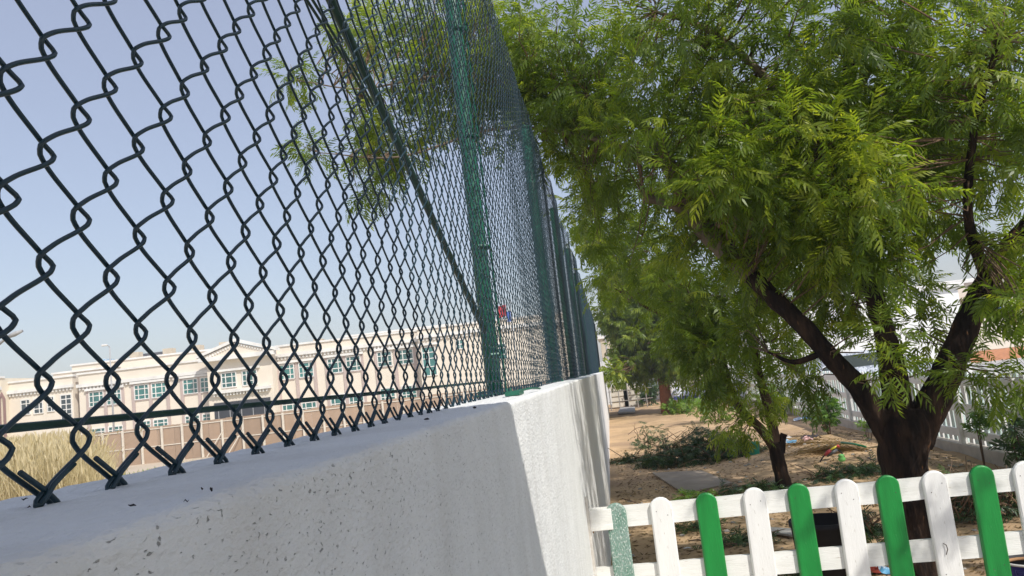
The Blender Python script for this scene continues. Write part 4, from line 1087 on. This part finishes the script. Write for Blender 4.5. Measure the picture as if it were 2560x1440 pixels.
# tower arches on the far left
for px in (8, 26):
    xa, za = fu(px, 1010); b = MB()
    b.box((xa-.34, -1.34, 1.2), (xa-.14, -1.203, za+.5)); b.box((xa+.14, -1.34, 1.2), (xa+.34, -1.203, za+.5))
    b.add([(xa-.34,-1.34,za+.5),(xa-.14,-1.34,za+.5),(xa,-1.34,za+.85),(xa,-1.34,za+1.2),(xa-.34,-1.203,za+.5),(xa-.14,-1.203,za+.5),(xa,-1.203,za+.85),(xa,-1.203,za+1.2)], [(0,1,2,3),(7,6,5,4),(0,4,5,1),(3,7,4,0),(1,5,6,2)])
    b.add([(xa+.34,-1.34,za+.5),(xa+.14,-1.34,za+.5),(xa,-1.34,za+.85),(xa,-1.34,za+1.2),(xa+.34,-1.203,za+.5),(xa+.14,-1.203,za+.5),(xa,-1.203,za+.85),(xa,-1.203,za+1.2)], [(3,2,1,0),(4,5,6,7),(1,5,4,0),(0,4,7,3),(2,6,5,1)])
    b.obj('arch_frame', M['brown'], lb)
# windows: (px centre, py centre, width px, height px, y plane)
up = [(65,1018,20,34,0,'dark_glass'),(97,1015,20,34,0,'dark_glass'),(128,1010,14,34,0,'dark_glass')]
for px, py, wp, hp, y0, gl in up:
    x, z = fu(px, py); winpane(x, z-hp*.02, z+hp*.02, wp*.04, y0, (.62,), (.3,.75), gl)
x, z = fu(167, 1017); winpane(x, z-1.2, z+1.15, .98, 0, (.5,), (.2,.4,.62,.84), 'dark_glass')
pairs = [(242,997,286,993,0),(355,980,398,975,0),(477,966,520,961,0),(588,950,639,944,-1.6),(718,930,766,924,0),(838,914,884,909,0),(962,898,1015,891,0)]
for (xa, ya, xb, yb, y0) in pairs:
    (x0, z0), (x1, z1) = fu(xa, ya), fu(xb, yb); zm = (z0+z1)/2
    for x in (x0, x1): winpane(x, zm-.66, zm+.66, 1.32, y0)
    W(x0-1.05, x1+1.05, zm+.86, zm+1.08, y0-.30, y0-.002, M['trim'], 'window_hood')
    if y0 == 0:
        for xm in ((x0+x1)/2, x0-.86, x1+.86):
            W(xm-.16, xm+.16, 1.0, zm+.85, y0-.10, y0-.0015, M['mauve'], 'pilaster')
        for x in (x0, x1):
            W(x-.70, x+.70, zm-.86, zm-.76, y0-.08, y0-.002, M['mauve'], 'sill')
            winpane(x, max(.8, zm-4.1), zm-2.95, 1.32, y0)
# central entrance block and pediment
xl, xr, zc, zt = w3
W(xl+.5, xr-.4, .5, fu(615, 1000)[1], -1.7, -1.603, M['dark'], 'entrance')
for i in range(5):
    x = xl+.9+i*(xr-xl-1.9)/4; W(x-.03, x+.03, .5, fu(615, 1012)[1], -1.75, -1.702, M['lamp'], 'mullion')
zbal = fu(615, 975)[1]
W(xl+.4, xr-.2, zbal-.12, zbal+.16, -2.1, -1.602, M['trim'], 'balcony_band')
b = MB(); x = xl+.6
while x < xr-.4: b.box((x, -1.95, zbal-.38), (x+.14, -1.61, zbal-.13)); x += .32
b.obj('bracket', M['trim'], lb)['kind'] = 'stuff'
W(xl-.5, xr+.5, zt-.5, zt-.1, -2.4, -1.602, M['trim'], 'entablature')
xc = (xl+xr)/2; zp = fu(605, 857)[1]
b = MB(); b.add([(xl-.4,-2.2,zt-.1),(xr+.4,-2.2,zt-.1),(xc,-2.2,zp-.1),(xl-.4,-1.0,zt-.1),(xr+.4,-1.0,zt-.1),(xc,-1.0,zp-.1)], [(0,1,2),(5,4,3),(0,3,4,1),(1,4,5,2),(2,5,3,0)]); b.obj('pediment', M['cream'], lb)
for sx, xe in ((-1, xl-.7), (1, xr+.7)):
    b = MB(); b.add([(xe,-2.45,zt-.12),(xc,-2.45,zp),(xc,-2.45,zp+.28),(xe,-2.45,zt+.16),(xe,-1.0,zt-.12),(xc,-1.0,zp),(xc,-1.0,zp+.28),(xe,-1.0,zt+.16)], [(0,1,2,3),(7,6,5,4),(3,2,6,7),(0,4,5,1),(0,3,7,4)]); b.obj('raking_cornice', M['trim'], lb)
    for i in range(14):
        pass
b = MB()
for i in range(26):
    t = i/26; x = xl-.2 + (xr-xl+.4)*t; zz2 = zt-.12 + (zp-zt)*(1-abs(2*t-1)) - .22
    b.box((x, -2.32, zz2), (x+.13, -2.203, zz2+.17))
b.obj('raking_dentil', M['trim'], lb)['kind'] = 'stuff'
# right-hand block: tall window and small one
x, z = fu(1077, 900); winpane(x, z-1.5, z+1.2, 1.2, -1.2, (.5,), (.3,.6,.82))
W(x-.95, x+.95, z+1.42, z+1.62, -1.5, -1.202, M['trim'], 'window_hood')
x, z = fu(1152, 862); winpane(x, z-.4, z+.4, .6, -1.2, (.5,), (.5,))
x, z = fu(1250, 880); winpane(x, z-.7, z+.7, 1.2, -1.2)
# rooftop units
W(*(fu(150, 915)[0], fu(172, 915)[0]), w2b[3]+.2, w2b[3]+.6, 7, 9, M['ltblue'], 'roof_tank')
W(*(fu(245, 900)[0], fu(330, 900)[0]), w2b[3]+.19, w2b[3]+.75, 8, 10, M['grey'], 'roof_unit')
for px in (262, 352, 430, 505, 760, 905, 1000):
    x, z = fu(px, 900); zr_ = (w2b if px < 520 else w4)[3]
    W(x-.5, x+.5, zr_+.185, zr_+.85, 6, 7, M['plaster2'], 'roof_unit')
# hoarding
DHo = 41.0
ho = thing('site_hoarding', 'brown board hoarding with pale posts and braces in front of the long building', 'hoarding', fwd*DHo + Vector((0,0,-.5)), rzF)
xL = fu(-80, 1100, DHo)[0]; xR = fu(1500, 950, DHo)[0]; HH = fu(700, 1030, DHo)[1]
nb = int((xR-xL)/.9); first = None
for i in range(nb):
    x = xL + i*.9
    if first is None:
        first = MB().box((0, 0, 0), (.885, .03, HH)).obj('board', M['board'], ho, False, (x, 0, 0)); 
    else:
        c = first.copy(); COL.objects.link(c); c.location = (x, rng.uniform(0, .012), rng.uniform(-.03, .03))
pp0 = MB().bbox((-.05, -.13, 0), (.05, -.03, HH-.05), .005).obj('hoarding_post', M['hpost'], ho, False, (xL, 0, 0))
br0 = MB().tube([(0, -.12, HH*.62), (.0, -1.1, .02)], .028, 5).obj('brace', M['hpost'], ho, False, (xL, 0, 0))
br1 = MB().tube([(0, -.12, HH*.68), (-.7, -.7, .02)], .024, 5).obj('brace', M['hpost'], ho, False, (xL, 0, 0))
x = xL
while x < xR:
    x += 1.02 + rng.uniform(-.06, .06)
    c = pp0.copy(); COL.objects.link(c); c.location = (x, rng.uniform(-.01, .005), 0)
    if rng.random() < .35:
        c = (br0 if rng.random() < .3 else br1).copy(); COL.objects.link(c); c.location = (x+.06, 0, 0)
for z in (HH*.45, HH*.93):
    MB().box((xL, -.029, z-.025), (xR, -.001, z+.025)).obj('batten', M['hpost'], ho)
# street lamps
def lamp_post(label, px, pytop, D, arm, sgn=1):
    r = ray(px, pytop); t = D / r.dot(fwd); p = r*t; base = Vector((p.x, p.y, -.5)); h = p.z + CAMZ + .5
    L_ = thing('street_lamp', label, 'street lamp', base, rzF)
    MB().tube([(0,0,0), (0,0,h*.5), (0,0,h)], [.10, .08, .06], 8).obj('pole', M['lamp'], L_, True)
    MB().tube([(0,0,h), (-sgn*arm*.4,0,h+.18), (-sgn*arm,0,h+.2)], [.05, .045, .04], 6).obj('arm', M['lamp'], L_, True)
    MB().bbox((-sgn*arm-.35, -.14, h+.14), (-sgn*arm+.15, .14, h+.30), .04).obj('lamp_head', M['trim'], L_)
lamp_post('street lamp with short arm rising above the long building roof', 274, 868, 70, .35)
lamp_post('street lamp whose long grey arm shows at the left edge of the sky', -60, 905, 40, -2.2, -1) if False else None
p = aY(5, 870, 30); L_ = thing('street_lamp', 'street lamp with slanting grey arm at the left edge of the view', 'street lamp', (p.x-.75, 30, -.5))
MB().tube([(0,0,0), (0,0,p.z+.3)], [.09, .07], 8).obj('pole', M['lamp'], L_, True)
e0 = aY(18, 843, 30) - L_.location; e1 = aY(56, 827, 30) - L_.location
MB().tube([(0,0,p.z+.28), e0, e1], [.06, .06, .05], 6).obj('arm', M['lamp'], L_, True)
MB().tube([e0, e0.lerp(e1,.5), e1], [.07, .11, .06], 8).obj('lamp_head', M['lamp'], L_, True)
# flag
fp = aY(1262, 800, 60); F_ = thing('flagpole', 'flagpole with red white and blue flag seen through the mesh right of the first post', 'flag', (fp.x+.55, 60, -.5))
hp_ = aY(1262, 760, 60).z + .5
MB().tube([(0,0,0), (0,0,hp_+.1)], .05, 6).obj('pole', M['lamp'], F_, True)
def flag(u0, u1, z0, z1, m_, nm):
    b = MB(); n = 6; vs = []
    for i in range(n+1):
        u = u0+(u1-u0)*i/n
        for z in (z0, z1): vs.append((u, .12*math.sin(u*6), z - .12*abs(u)))
    vs += [(x, y+.02, z) for x, y, z in vs]; k = 2*(n+1)
    fs = [(2*i, 2*i+2, 2*i+3, 2*i+1) for i in range(n)] + [(k+2*i+1, k+2*i+3, k+2*i+2, k+2*i) for i in range(n)]
    b.add(vs, fs).obj(nm, m_, F_)
flag(-1.0, -.35, hp_-.9, hp_, M['flagred'], 'flag_cloth'); flag(-.34, -.05, hp_-1.4, hp_-.6, M['flagblue'], 'flag_cloth')
# reeds
def reeds():
    V = []; F = []; T = []
    for i in range(9000):
        y = rng.uniform(15, 31); u = rng.random()
        xr_ = aY(272, 1100, y).x; xl_ = aY(-200, 1100, y).x
        x = xl_ + (xr_-xl_)*u; edge = min(1, (1-u)*4 + .45)
        h = rng.uniform(1.25, 2.15)*edge; a = rng.uniform(0, 6.28); ln = rng.uniform(.05, .32)*h
        p = np.array([x, y, -.5]); wv = np.array([math.cos(a), math.sin(a), 0])*rng.uniform(.006, .013)
        bx = rng.normal()*ln; by = rng.normal()*ln*.5; k = len(V); tv = rng.random()*.8
        for t_, wq in ((0, 1), (.45, .9), (.8, .7), (1, .15)):
            c = p + np.array([bx*t_*t_, by*t_*t_, h*t_*(1-.08*t_)]); V += [c-wv*wq, c+wv*wq]; T += [min(1, tv+.2*t_)]*2
        F += [(k+2*j, k+2*j+1, k+2*j+3, k+2*j+2) for j in range(3)]
        if rng.random() < .35:      # feathery head
            c = p + np.array([bx, by, h*.92]); q = len(V)
            for j in range(3):
                aa = rng.uniform(0, 6.28); s = np.array([math.cos(aa), math.sin(aa), 0])*.022
                V += [c-s*.3, c+s+[0,0,.10], c+[bx*.2,by*.2,.25], c-s+[0,0,.10]]; T += [.9]*4; F.append((q+4*j, q+4*j+1, q+4*j+2, q+4*j+3))
    o = fast('dry_reeds', np.array(V), np.array(F), M['reed'], attr=T); tag(o, 'tall dry straw coloured reeds beyond the wall at left', 'reeds', kind='stuff')
    V = []; F = []; T = []
    for i in range(5000):     # low green weeds along the hoarding
        D = rng.uniform(24, 40); u = rng.uniform(-17, 4); g = mnoise.noise(Vector((u*.35, D*.2, 0)))
        if g < .02: continue
        p = np.array(fwd*D + rgt*u); p[2] = -.5; h = rng.uniform(.08, .35)*(g*2+.4); a = rng.uniform(0, 6.28)
        wv = np.array([math.cos(a), math.sin(a), 0])*.03; k = len(V)
        V += [p-wv, p+wv, p+[rng.normal()*.06, rng.normal()*.06, h]]; F.append((k, k+1, k+2)); T += [rng.random()]*3
    o = fast('roadside_weeds', np.array(V), np.array(F), M['leaf_young'], attr=T); tag(o, 'patchy low green weeds at the foot of the hoarding', 'weeds', kind='stuff')
reeds()

# thin desert haze that pales the far buildings
hb = MB().box((-150, -60, -2), (150, 160, 16)).obj('haze', None)
hm = bpy.data.materials.new('haze_air'); hm.use_nodes = True; hn = hm.node_tree; hn.nodes.clear()
pv = hn.nodes.new('ShaderNodeVolumePrincipled'); pv.inputs['Color'].default_value = (.93,.95,1,1); pv.inputs['Density'].default_value = .0022; pv.inputs['Anisotropy'].default_value = .2
ho_ = hn.nodes.new('ShaderNodeOutputMaterial'); hn.links.new(pv.outputs[0], ho_.inputs['Volume'])
hb.data.materials.clear(); hb.data.materials.append(hm); tag(hb, kind='stuff')
C.cycles.volume_bounces = 0
